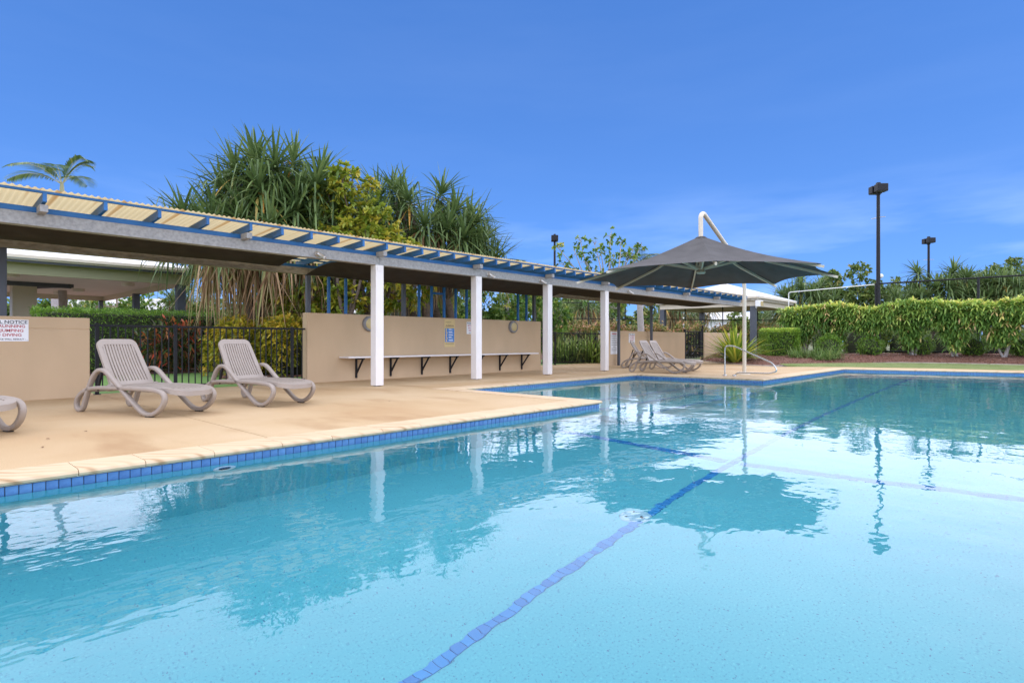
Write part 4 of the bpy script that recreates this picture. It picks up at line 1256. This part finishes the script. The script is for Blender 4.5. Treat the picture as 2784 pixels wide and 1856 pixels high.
cx, cy = (x0+x1)/2, (y0+y1)/2; ap = (cx, cy, 4.75)
cs = [(x0-.14, y0-.14, ez+.12), (x1+.14, y0-.14, ez+.12), (x1+.14, y1+.14, ez+.12), (x0-.14, y1+.14, ez+.12)]
P2(MB().add(cs+[ap], [(0,1,4),(1,2,4),(2,3,4),(3,0,4)]), 'roof', M['roofwhite'])
hip = MB()
for c in cs: hip.beam(c, ap, .12, .06)
P2(hip, 'hip_capping', M['roofwhite'])
for px_, py_ in ((x0+.35, y0+.35), (x0+.35, y1-.35), (x1-.35, y0+.35), (x1-.35, y1-.35)):
    P2(MB().box((px_-.15, py_-.15, 0), (px_+.15, py_+.15, ez-.42)), 'post', M['grey'])
fl2 = thing('floodlight', 'white box floodlight on the corner post of the far pavilion', 'floodlight', (34.75, 12.62, 3.05))
MB().box((-.30, -.35, -.10), (.22, -.05, .26), .03).build('housing', M['sign'], fl2)
MB().box((-.26, -.356, -.06), (.18, -.351, .22)).build('lens', M['frost'], fl2)
MB().box((-.05, -.06, -.16), (.05, .02, .02)).build('arm', M['silver'], fl2)

# ================================================================== COURT LIGHTS AND COURT FENCE
def court_light(pos, z0, h, label, yaw, wires=True, camdev=False):
    t_ = thing('court_light', label, 'light pole', (pos.x, pos.y, z0), yaw, 'floodlight poles of the court')
    H_ = h - z0
    MB().tube([(0,0,0), (0,0,H_*.55), (0,0,H_)], [.085, .077, .065], 12).build('pole', M['black'], t_)
    for s_ in (-1, 1):
        hd = MB().box((s_*.06 if s_ > 0 else -.37, -.22, H_-.40), (.37 if s_ > 0 else -.06, .22, H_-.08), .02).build('lamp_head', M['black'], t_)
        MB().box((.08 if s_ > 0 else -.35, -.19, H_-.408), (.35 if s_ > 0 else -.08, .19, H_-.402)).build('lens', M['grey'], hd)
    MB().box((-.07, -.07, H_-.5), (.07, .07, H_+.04), .01).build('bracket', M['black'], t_)
    if wires: MB().tube([(-.42, -.05, H_-1.52), (0, 0, H_-1.46), (.42, .05, H_-1.44)], .016, 6).build('cross_arm', M['silver'], t_)
    if camdev:
        MB().lathe([(0,-.10),(.07,-.07),(.10,0),(.07,.07),(0,.10)], 14, (.02, -.12, H_*.46)).build('dome_camera', M['sign'], t_)
    return t_
L1p = at(2388, 24.9); court_light(L1p, .35, 7.72, 'tall black floodlight pole with twin heads rising out of the tall hedge', R(40), True, True)
L2p = at(2525, 37.7); court_light(L2p, 0, 7.72, 'more distant black floodlight pole standing beyond the tall hedge', R(40))
L3p = at(1508, 37.0); court_light(L3p, 0, 7.75, 'black floodlight pole behind the sparse tree beyond the bench wall', R(40), False)
def court_fence(pts, h, label, rails, r_=.03, mname='black', z0=0.0):
    t_ = thing('court_fence', label, 'fence', (pts[0][0], pts[0][1], 0))
    O = (pts[0][0], pts[0][1], 0)
    for i, p in enumerate(pts):
        MB().tube([(p[0], p[1], z0), (p[0], p[1], h)], r_*1.2, 8).build('post', M[mname], t_, O)
    for z in rails:
        for a, b_ in zip(pts, pts[1:]):
            MB().tube([(a[0], a[1], z), (b_[0], b_[1], z)], r_, 6).build('rail', M[mname], t_, O)
    return t_
pl = [at(2388, 25.0), at(2650, 20.0), at(2900, 16.6)]
pl = [(28.95, 5.45), (28.95, 2.0), (28.95, -1.2), (28.95, -4.4)]
court_fence(pl, 3.42, 'tall black court fence rail running along above the hedge', (3.40, .5), .036, 'black', .2)
wf = thing('white_rail', 'white pipe rail at the end of the court fence above the hedge', 'frame', (28.95, 9.0, 0))  # white end section of the court fence top rail, with its post
MB().tube(arc3([(0, 0, .2), (0, 0, 3.24), (0, -3.5, 3.38)], .08, 4), .020, 8).build('pipe', M['sign'], wf)
fp = [tuple(at(b_, d_).xy) for b_, d_ in ((1508, 36.9), (1600, 37.5), (1700, 38), (1800, 38.6), (1863, 39), (1965, 39.6), (2060, 40.2), (2150, 41))]
court_fence(fp, 3.45, 'black court fence of thin posts and rails behind the far wall', (3.42, 2.4, .9), .03)

# ================================================================== FAR BUILDINGS
def house(c, sx, sy, hw, hr, rot, label, roofm='roofwhite', wallm='sign'):
    t_ = thing('house', label, 'house', (c.x, c.y, 0), rot)
    MB().box((-sx/2, -sy/2, 0), (sx/2, sy/2, hw)).build('wall', M[wallm], t_)
    e = .5
    MB().add([(-sx/2-e, -sy/2-e, hw), (sx/2+e, -sy/2-e, hw), (sx/2+e, sy/2+e, hw), (-sx/2-e, sy/2+e, hw), (-sx/2+sy/2, 0, hw+hr), (sx/2-sy/2, 0, hw+hr)],
             [(0,1,5,4),(1,2,5),(2,3,4,5),(3,0,4),(3,2,1,0)]).build('roof', M[roofm], t_)
    for s_ in (-1, 1):
        MB().box((s_*sx*.28-.9, -sy/2-.05, 1.0), (s_*sx*.28+.9, -sy/2-.01, 2.2)).build('window', M['grey'], t_)
house(at(1960, 72), 17, 9, 3.4, 1.2, HEAD-R(90), 'low white house far behind the gate and court fence', 'roofgrey')
house(at(330, 56), 17, 10, 2.9, 2.2, HEAD-R(80), 'distant house with pale grey roof seen past the pavilion posts', 'roofgrey', 'wall')
house(at(1030, 62), 14, 9, 3.0, 1.6, HEAD-R(95), 'distant pale house glimpsed between the trunks behind the bench wall', 'roofgrey')

# ================================================================== LEFT GARDEN
hc = at(405, 17.9)
box_hedge((5.0, 20.3), (4.7, 1.3, 1.86), 'dark green clipped hedge in front of the pavilion', 'box', 15000, .075, .05, -.05, .02)
# croton clump
cr = thing('croton_shrub', 'red and bronze leaved croton clump behind the black fence', 'shrub', (5.75, 18.75, 0))
n = 900; d = rand_dirs(n, .15); P_ = d*rng.uniform(.3, 1.0, n)[:, None]*np.array([1.35, .6, .78]) + np.array([0, 0, .80])
V, F, T = blades(P_, unit(d*.8+rand_dirs(n, .5)), rng.uniform(.22, .42, n), .06, .3, 3, 'lance', .25, 0, rng.random(n)**1.5)
stuff(np_mesh('foliage', V, F, T, M['croton'], cr))
for a_, b_ in (((0,0,-.02),(.05,0,.7)), ((-.5,0,-.02),(-.7,0,.6)), ((.5,.1,-.02),(.75,0,.6))): MB().tube([a_, b_], [.05,.03], 6).build('stem', M['trunk'], cr)
# golden hedge
def mound(c, size, label, m, n, leafL, leafW, rot, name='loose_shrub', tb=(2, 1.6), group=None):
    t_ = thing(name, label, 'shrub', (c[0], c[1], 0), rot, group)
    d = rand_dirs(n, .25); d[:, 2] = np.abs(d[:, 2])*1.0
    q = np.sign(d)*np.abs(d)**.6
    lump = 1+.07*np.sin(q[:, 0]*9)*np.sin(q[:, 1]*8)
    P_ = q*np.array(size)[None]*(rng.uniform(.78, 1.02, n)*lump)[:, None]*np.array([.5, .5, 1])
    k = max(1, n//6); base = P_[:k]; P_ = np.repeat(base, 6, 0); dd = np.repeat(unit(d[:k]), 6, 0)
    D = unit(dd*.7+rand_dirs(len(P_), .35))
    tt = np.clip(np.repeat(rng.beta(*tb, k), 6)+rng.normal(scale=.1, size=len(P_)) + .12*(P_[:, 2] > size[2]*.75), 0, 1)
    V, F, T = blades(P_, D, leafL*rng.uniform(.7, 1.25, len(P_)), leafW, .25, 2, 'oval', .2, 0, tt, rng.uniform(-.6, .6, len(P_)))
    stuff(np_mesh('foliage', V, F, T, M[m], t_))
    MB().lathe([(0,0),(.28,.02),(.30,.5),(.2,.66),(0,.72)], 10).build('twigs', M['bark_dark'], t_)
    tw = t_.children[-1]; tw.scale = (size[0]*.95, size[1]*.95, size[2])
    return t_
mound((6.65, 16.1), (2.0, 1.5, 1.52), 'golden leaved shrub behind the fence, beside the croton', 'gold', 6600, .13, .05, .15)
mound((7.55, 15.1), (2.1, 1.5, 1.60), 'golden leaved shrub behind the left end of the bench wall', 'gold', 6600, .13, .05, .0)
# pandanus with hanging skirts
pA = at(704, 17.2)
hA = dome_heads(2.5, 1.8, 3.55, 6.25, 62, 5, 1.2, 1.2)
hA = [(x, y, max(z, 4.0 - .2*(x+2.6)) if x < -.7 else z) for x, y, z in hA]
# heads are laid out across the view: local x is turned to the right of the heading below
tA = pandanus(pA, hA, 'large pandanus with long dark strap leaves behind the pergola next to the golden shrubs', 1.2, 66, skirt=.45, lw=.08, forks=3, trunk_r=.15, skirtlen=1.9)
tA.rotation_euler = (0, 0, HEAD-R(90))
pC = at(1165, 20.5)
hC = dome_heads(2.5, 1.7, 3.4, 6.1, 46, 9, .95, -.7)
tC = pandanus(pC, hC, 'pandanus behind the pergola above the bench wall, with bare leaning trunks', 1.2, 64, lw=.08, skirt=.5, forks=5, trunk_r=.15, skirtlen=1.5)
tC.rotation_euler = (0, 0, HEAD-R(90))
# yellow-green tree between them
pB = at(965, 16.2)
clB = [(-.75,.2,4.9,.55),(-.35,-.1,5.35,.5),(.0,.3,4.6,.6),(-.9,.1,4.1,.6),(.55,0,4.2,.6),(-.3,-.3,3.7,.65),(.4,-.4,3.6,.6),(1.0,.2,3.6,.6),(1.35,-.1,3.2,.55),(-1.15,0,3.3,.55),(-.5,.1,2.6,.6),(.3,.3,2.5,.65),(-1.3,.2,2.3,.6),(.95,.2,2.3,.6),(1.7,0,2.4,.55),(-.2,-.2,2.0,.5),(-1.9,.3,1.9,.6),(-.95,.1,1.75,.5),(.7,.2,1.75,.5),(-.15,.35,5.75,.3),(.35,.2,5.35,.3),(-2.2,.2,2.6,.5)]
tB = leafy_tree(pB, clB, 'yellow green broad leaved tree between the two big pandanus', 'frangi', 520, .17, .09, trunk_r=.13, rosette=True, split_z=1.3, stems=3)
tB.rotation_euler = (0, 0, HEAD-R(90))
# pale palm trunks among the pandanus
palm(at(1073, 21.5), 4.2, 'palm with pale grey trunk standing among the pandanus trunks', 9, 1.6, .15)
palm(at(1382, 24), 3.2, 'slim palm with pale trunk behind the second white column', 9, 1.7, .10)
random.seed(21)
palm(at(168, 24), 6.95, 'feather palm rising over the pergola roof behind the pavilion', 7, 2.5, .14, 0, None, .95)
random.seed(8)
for px_, d_, zt, sd_, nm, mm in ((1330, 24, 3.2, 1, 'bright green shrub tree behind the bench wall, right of the pandanus', 'green'), (1440, 26, 3.3, 2, 'bright green shrub tree behind the third white column', 'green'),
                             (905, 20, 3.1, 3, 'green shrub tree filling the gap under the pergola past the fence', 'green'), (800, 21.5, 3.0, 4, 'green shrub tree beneath the hanging pandanus skirt', 'green'),
                             (1240, 27, 3.6, 6, 'dull green tree in the distance behind the bench wall posters', 'midgreen'), (620, 24, 2.8, 7, 'green shrub tree beside the pavilion corner', 'midgreen'),
                             (1120, 30, 3.6, 8, 'dull green tree far behind the pandanus trunks', 'midgreen')):
    o = leafy_tree(at(px_, d_), clump_cloud(11, 1.5, 1.0, .9, zt, .45, .65, sd_+30, .2), nm, mm, 420, .17, .085, trunk_r=.08, rosette=True, split_z=.7, stems=2, group='green shrubs behind the bench wall')
    o.rotation_euler = (0, 0, HEAD-R(90))
# strap-leaved plants seen through the pavilion and lilies behind the second fence
pandanus(at(70, 38), dome_heads(2.6, 1.6, 1.2, 2.9, 12, 31), 'low pandanus thicket seen through the pavilion', 1.4, 40, skirt=.2, forks=3, segs=4)
pandanus(at(235, 36), dome_heads(1.3, 1.2, 1.6, 2.8, 7, 32), 'pandanus beside the pale trunk at the back of the pavilion', 1.3, 40, skirt=.6, forks=2, segs=4)
pandanus(at(520, 26), dome_heads(1.0, 1.0, 2.2, 3.0, 6, 33), 'small pandanus with a brown skirt beside the pavilion corner', 1.2, 40, skirt=.9, forks=2, segs=4)
palm(at(158, 33), 5.4, 'stout pale trunked palm at the back of the pavilion', 9, 2.0, .30)
for i, px_ in enumerate((1530, 1565, 1600, 1632)):
    tuft(at(px_, 25.0 + .8*(i % 2)).xy, ['first','second','third','fourth'][i] + ' strap leaved lily clump behind the second black fence, counted from the bench wall', 'lily', 200, 1.8, .09, 0, 'lily clumps behind the second fence', .5, 'lily_clump', 'plant', .25)

# ================================================================== MIDDLE DISTANCE
def sparse(px_, d_, spec, label, m, seed, **k):
    o = leafy_tree(at(px_, d_), spec, label, m, **k); o.rotation_euler = (0, 0, HEAD-R(90)); return o
clS = [(-2.2,0,5.05,.34),(-2.05,.2,4.4,.36),(-1.5,0,4.9,.30),(-1.25,.1,5.45,.34),(-1.0,0,4.5,.42),(-.6,.2,5.3,.30),(-.35,0,4.9,.40),(.1,.2,5.7,.34),(.2,0,4.6,.45),(.55,.1,5.35,.32),(.8,0,4.7,.38),(-1.6,.3,3.9,.5),(-.7,-.2,3.9,.5),(.0,.1,3.7,.55),(.9,.1,3.8,.5),(1.1,.1,5.0,.30),(-.3,.2,3.1,.5),(.6,0,2.9,.45),(-1.2,0,3.1,.45),(1.45,0,5.25,.26),(.3,.1,2.4,.4)]
sparse(1655, 26, clS, 'sparse tree with small leaf clusters and pale trunk behind the pergola end', 'green', 3, nleaf=260, leafL=.16, leafW=.085, trunk_r=.12, trunk_m='palebark', rosette=True, split_z=2.6)
palm(at(1742, 29), 4.35, 'feather palm peeking over the umbrella beside the sparse tree', 9, 1.9, .15, 0, None, .7)
for i, (px_, d_) in enumerate(((1560, 31), (1660, 31.5), (1765, 32), (1880, 35), (1985, 36), (2090, 37))):
    c = at(px_, d_)
    mound((c.x, c.y), (2.6, 1.6, 1.95 + .1*(i % 2)), (['first','second','third','fourth','fifth','sixth'][i] + ' pink tipped shrub of the low row, counted from the second black fence'), 'pinktip', 5000, .15, .065, HEAD-R(90)+.1, 'hedge_shrub', (2, 2), 'pink tipped shrubs behind the far wall')
pandanus(at(1590, 45), dome_heads(3.2, 1.6, 2.2, 3.9, 14, 41), 'far pandanus thicket behind the second black fence', 1.4, 38, skirt=.8, forks=4, segs=4, skirtlen=1.5)
pandanus(at(1830, 46), dome_heads(2.6, 1.6, 2.8, 4.0, 10, 42), 'far pandanus with bare trunks between the gate and the white house', 1.4, 38, skirt=.6, forks=4, segs=4)
pandanus(at(1885, 52), dome_heads(2.4, 1.6, 3.0, 5.6, 10, 43), 'far pandanus just over the ridge of the far pavilion', 1.4, 38, skirt=.4, forks=3, segs=4)
pandanus(at(2110, 47), dome_heads(1.6, 1.4, 2.2, 3.6, 9, 44), 'far pandanus between the far pavilion and the tall hedge', 1.4, 38, skirt=.9, forks=3, segs=4)
pR1 = pandanus(at(2185, 41), dome_heads(2.4, 1.8, 2.5, 4.9, 20, 45), 'pandanus above the end of the tall hedge, beside the far pavilion roof', 1.3, 62, lw=.11, skirt=.2, forks=3, segs=4)
pR2 = pandanus(at(2560, 38), dome_heads(3.2, 2.0, 3.0, 5.5, 30, 46), 'wide pandanus behind the hedge next to the more distant floodlight pole', 1.3, 64, lw=.11, skirt=.15, forks=4, segs=4)
pandanus(at(2730, 36), dome_heads(2.4, 2.0, 2.6, 5.0, 20, 47), 'pandanus behind the hedge under the rising court rail', 1.3, 64, lw=.11, skirt=.15, forks=4, segs=4)
pandanus(at(2465, 44), dome_heads(1.9, 1.4, 2.4, 4.6, 11, 48), 'pandanus between the two floodlight poles', 1.3, 62, lw=.11, skirt=.15, forks=3, segs=4)
for o in (pR1, pR2): o.rotation_euler = (0, 0, HEAD-R(90))
sparse(2300, 44, clump_cloud(26, 2.6, 1.8, 2.2, 6.3, .5, .85, 61), 'loose green tree behind the hedge beside the nearer floodlight pole', 'midgreen', 1, nleaf=420, leafL=.24, leafW=.115, trunk_r=.16, rosette=True, split_z=2.0)
sparse(2430, 47, clump_cloud(14, 1.8, 1.5, 2.4, 5.9, .4, .6, 62), 'small loose tree right behind the nearer floodlight pole', 'midgreen', 1, nleaf=340, leafL=.24, leafW=.115, trunk_r=.14, rosette=True, split_z=2.0)
sparse(2730, 46, clump_cloud(24, 3.0, 2.0, 3.0, 7.0, .5, .8, 63), 'olive green tree behind the pandanus at the end of the hedge', 'midgreen', 1, nleaf=420, leafL=.24, leafW=.115, trunk_r=.16, rosette=True, split_z=2.4)
sparse(2650, 50, clump_cloud(12, 2.0, 1.5, 4.4, 7.2, .4, .6, 64), 'thin topped tree behind the wide pandanus', 'midgreen', 1, nleaf=300, leafL=.24, leafW=.115, trunk_r=.14, rosette=True, split_z=3.0)
for i, (px_, d_, zt) in enumerate(((1320, 46, 4.2), (1400, 52, 4.6), (1480, 48, 4.6), (1560, 56, 5.2), (1640, 52, 4.8), (1720, 55, 4.8), (1790, 58, 4.9), (2040, 55, 4.2), (560, 44, 4.2), (430, 60, 5.0), (740, 42, 4.4), (1000, 46, 4.2), (860, 44, 4.4), (1180, 48, 4.2), (2240, 58, 4.5), (2400, 60, 4.8), (2560, 62, 5.0), (2790, 60, 5.5), (2880, 52, 5.5), (-60, 60, 4.5), (250, 66, 5.0))):
    sparse(px_, d_, clump_cloud(17, 2.8, 1.6, .4, zt, .7, 1.0, 80+i, .15), 'distant bushy tree in the belt of trees beyond the gardens', 'midgreen', 1, nleaf=150, leafL=.34, leafW=.17, trunk_r=.14, rosette=True, split_z=.8, group='distant belt of trees')

# ================================================================== RIGHT GARDEN
def mulch_height(x, y):
    d = (mulch_v[:, :, 0]-x)**2 + (mulch_v[:, :, 1]-y)**2
    i = np.unravel_index(np.argmin(d), d.shape); return float(mulch_v[i][2])
# tall lance-leaved hedge: separate shrubs grown together at the top
HU = 28.05
def hedge_shrub(v, label, z0, top, wd, lower):
    t_ = thing('hedge_shrub', label, 'hedge', (HU, v, z0), 0, 'lance leaved shrubs of the tall hedge')
    st_ = MB()
    for i in range(4):
        a = (random.uniform(-.12, .12), random.uniform(-.14, .14), -.05); e = (random.uniform(-.3, .3), random.uniform(-.6, .6), top*.8)
        p_, r_ = limb(a, e, .045, .02, .08); st_.tube(p_, r_, 7)
    st_.build('stems', M['palebark'], t_)
    nc = 520
    # whorls on the shell of an umbrella shape: full width above, narrowing to a hanging column
    z = rng.uniform(0, 1, nc)**.8
    z = lower + (top-lower)*z
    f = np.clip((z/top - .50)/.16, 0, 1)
    half_v = .36*(.75+.25*np.clip(z/top/.4, 0, 1)) + (wd/2+.12-.36)*f; half_u = .34 + .12*f
    s = rng.uniform(-1, 1, nc); side = rng.random(nc)
    y = s*half_v; x = np.where(side < .62, -half_u*np.sqrt(np.clip(1-.55*s**2*(1-f), 0, 1)), np.where(side < .8, half_u, rng.uniform(-1, 1, nc)*half_u))
    k = rng.random(nc) < .24
    z = np.where(k, top - rng.uniform(-.05, .12, nc), z); x = np.where(k, rng.uniform(-1, 1, nc)*.45, x); y = np.where(k, rng.uniform(-1, 1, nc)*(wd/2+.05), y)
    x = x + rng.normal(scale=.06, size=nc); y = y + rng.normal(scale=.07, size=nc); z = z + rng.normal(scale=.05, size=nc)
    z = z + .06*np.sin(y*3+v*2.0)
    P_ = np.stack([x, y, z], 1)
    m_ = 7; P6 = np.repeat(P_, m_, 0)
    ax = unit(np.stack([np.where(k, 0, -.8)+rng.normal(scale=.25, size=nc), rng.normal(scale=.4, size=nc), np.where(k, 1.3, .45)], 1))
    a1 = unit(np.cross(ax, [0, 1, .2])); a2 = np.cross(ax, a1)
    ga = (np.arange(m_)*2*np.pi/m_)[None, :] + rng.uniform(0, 6, nc)[:, None]
    el = rng.uniform(.7, 1.35, (nc, m_))
    D = ax[:, None]*np.cos(el)[..., None] + (a1[:, None]*np.cos(ga)[..., None]+a2[:, None]*np.sin(ga)[..., None])*np.sin(el)[..., None]
    D = unit(D.reshape(-1, 3))
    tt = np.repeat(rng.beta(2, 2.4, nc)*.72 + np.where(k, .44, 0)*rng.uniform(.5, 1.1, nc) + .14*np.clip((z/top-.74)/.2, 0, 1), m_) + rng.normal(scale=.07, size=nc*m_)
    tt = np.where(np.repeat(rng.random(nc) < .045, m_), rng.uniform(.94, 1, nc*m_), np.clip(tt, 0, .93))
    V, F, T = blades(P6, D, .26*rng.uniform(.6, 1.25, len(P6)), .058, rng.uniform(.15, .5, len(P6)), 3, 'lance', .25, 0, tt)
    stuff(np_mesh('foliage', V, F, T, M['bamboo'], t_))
    # dark inner twigs behind the leaves of the upper mass
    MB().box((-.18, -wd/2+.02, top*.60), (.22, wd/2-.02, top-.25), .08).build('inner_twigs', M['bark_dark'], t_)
    return t_
hv = [8.15, 6.85, 5.45, 4.05, 2.65, 1.2, -.3, -1.8]
lo_ = [.55, .50, .95, .30, .35, .40, .4, .5]
for i, v_ in enumerate(hv):
    z0 = mulch_height(HU, v_) - .02
    hedge_shrub(v_, ['first','second','third','fourth','fifth','sixth','seventh','eighth'][i] + ' tall lance leaved shrub of the hedge, counted from the square hedge block', z0, 2.36-z0+.07*math.sin(i*2.3), 1.46, lo_[i])
for i, (px_, d_, r_) in enumerate(((2255, 24.6, .50), (2366, 24.0, .46), (2502, 23.3, .48), (2648, 22.4, .47), (2785, 21.3, .48))):
    c = at(px_, d_); ball_bush(c.xy, r_, ['first','second','third','fourth','fifth'][i] + ' round shrub under the tall hedge, counted from the square hedge block', 'box', mulch_height(c.x, c.y)-.03, 2400, .075, .042, 'round shrubs along the tall hedge')
c = at(2118, 25.6); zc = mulch_height(c.x, c.y)
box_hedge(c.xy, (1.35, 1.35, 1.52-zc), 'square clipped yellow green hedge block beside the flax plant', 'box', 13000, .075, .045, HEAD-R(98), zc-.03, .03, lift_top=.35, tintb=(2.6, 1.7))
for px_, d_, L_, lb in ((2170, 23.8, .75, 'fine grass tuft next to the square hedge block'), (2218, 23.6, .95, 'tall grass tuft in the mulch between the hedge block and round shrub'), (2262, 23.1, .80, 'low spreading strappy tuft in front of the first round shrub'), (2240, 22.9, .6, 'small grass tuft at the mulch edge by the spreading tuft')):
    c = at(px_, d_); tuft(c.xy, lb, 'tuft', 190, L_, .022, mulch_height(c.x, c.y)-.02, 'grass tufts in the mulch bed', .65, 'grass_tuft', 'grass', .16)
# flax: every blade on its own
c = at(2000, 23.8); zc = mulch_height(c.x, c.y)
fx_ = thing('flax_plant', 'big fan of yellow green strap leaves behind the umbrella mast', 'plant', (c.x, c.y, zc-.03))
for i in range(230):
    a = random.uniform(0, 2*math.pi); e = R(random.choice((80, 72, 64, 55, 45, 34)) + random.uniform(-6, 6))
    d = np.array([[math.cos(a)*math.cos(e), math.sin(a)*math.cos(e), math.sin(e)]])
    p = np.array([[math.cos(a)*.18*random.random(), math.sin(a)*.18*random.random(), 0]])
    V, F, T = blades(p, d, np.array([random.uniform(1.4, 2.25)]), np.array([random.uniform(.085, .125)]), np.array([random.uniform(.15, .55)]), 6, 'strap', .3, .0, np.array([random.betavariate(2, 2.2) if random.random() > .08 else .97]))
    np_mesh('leaf', V, F, T, M['flax'], fx_)
# bark chips on the mulch
n = 9000
ii = rng.uniform(0, nx-1.001, n); jj = rng.uniform(0, (ny-1)*.62, n); i0 = ii.astype(int); j0 = jj.astype(int); fi = (ii-i0)[:, None]; fj = (jj-j0)[:, None]
P_ = (mulch_v[i0, j0]*(1-fi)+mulch_v[i0+1, j0]*fi)*(1-fj) + (mulch_v[i0, j0+1]*(1-fi)+mulch_v[i0+1, j0+1]*fi)*fj
P_[:, 2] += .012
V, F, T = blades(P_, rand_dirs(n, .15), rng.uniform(.04, .11, n), .03, .1, 1, 'oval', 0, 0, rng.random(n), rng.uniform(-1, 1, n))
ch = stuff(np_mesh('bark_chips', V, F, T, M['chip'])); tag(ch, 'loose red brown bark chips scattered over the mulch bed', 'bark chips')
# short grass on the lawn strip
n = 16000
ii = rng.uniform(0, 38.99, n); i0 = ii.astype(int); fi = (ii-i0)[:, None]; tj = rng.random(n)[:, None]
Aa = np.array([[p.x, p.y] for p in A]); Bb = np.array([[p.x, p.y] for p in B])
a_ = Aa[i0]*(1-fi)+Aa[i0+1]*fi; b_ = Bb[i0]*(1-fi)+Bb[i0+1]*fi
xy = a_*(1-tj)+b_*tj
P_ = np.concatenate([xy, -.006+.11*tj], 1)
V, F, T = blades(P_, rand_dirs(n, 1.6), rng.uniform(.02, .05, n), .008, .2, 1, 'lance', 0, 0, rng.random(n))
gg = stuff(np_mesh('lawn_grass', V, F, T, M['tuft'])); tag(gg, 'short green grass of the lawn strip beyond the pool', 'grass')
# a few fallen leaves on the deck
for i, (x, y) in enumerate(((10.9, 11.75), (12.1, 11.8), (7.9, 11.3), (1.0, 6.9), (.9, 6.4), (1.35, 7.2), (3.2, 6.6), (5.2, 7.4))):
    V, F, T = blades(np.array([[0, 0, .008]]), rand_dirs(1)*np.array([[1, 1, .15]]), np.array([.06 if y > 10 else .03]), np.array([.025]), np.array([.1]), 2, 'oval', .3, 0, np.array([.2]))
    o = np_mesh('fallen_leaf', V, F, T, M['chip']); o.location = (x, y, 0)
    tag(o, 'small dry brown leaf lying on the sandy concrete deck', 'leaf', 'dry leaves on the deck')

for i in range(9):
    mound((33.2 + .5*(i % 2), 10.4 - 1.75*i), (2.2, 1.3, 1.75 + .25*(i % 3)), ['first','second','third','fourth','fifth','sixth','seventh','eighth','ninth'][i] + ' grey green bush behind the tall hedge, counted from the far pavilion', 'midgreen', 1500, .17, .075, R(90)+.1*i, 'loose_shrub', (2, 2.6), 'bushes behind the tall hedge')

for i, (px_, d_) in enumerate(((40, 41), (190, 42), (300, 43), (420, 40), (-60, 40))):
    c = at(px_, d_)
    mound((c.x, c.y), (5.4, 2.4, 4.0 + .4*(i % 2)), ['tall green bush at the far side of the pavilion, next to the low pandanus', 'tall green bush behind the stout pale palm trunk', 'tall green bush between the pavilion downpipe and the pale palm trunk', 'tall green bush right of the pavilion downpipe', 'tall green bush at the far side of the pavilion, hidden by the low wall'][i], 'green', 4200, .28, .13, HEAD-R(90), 'loose_shrub', (2, 2.4), 'bushes behind the pavilion')
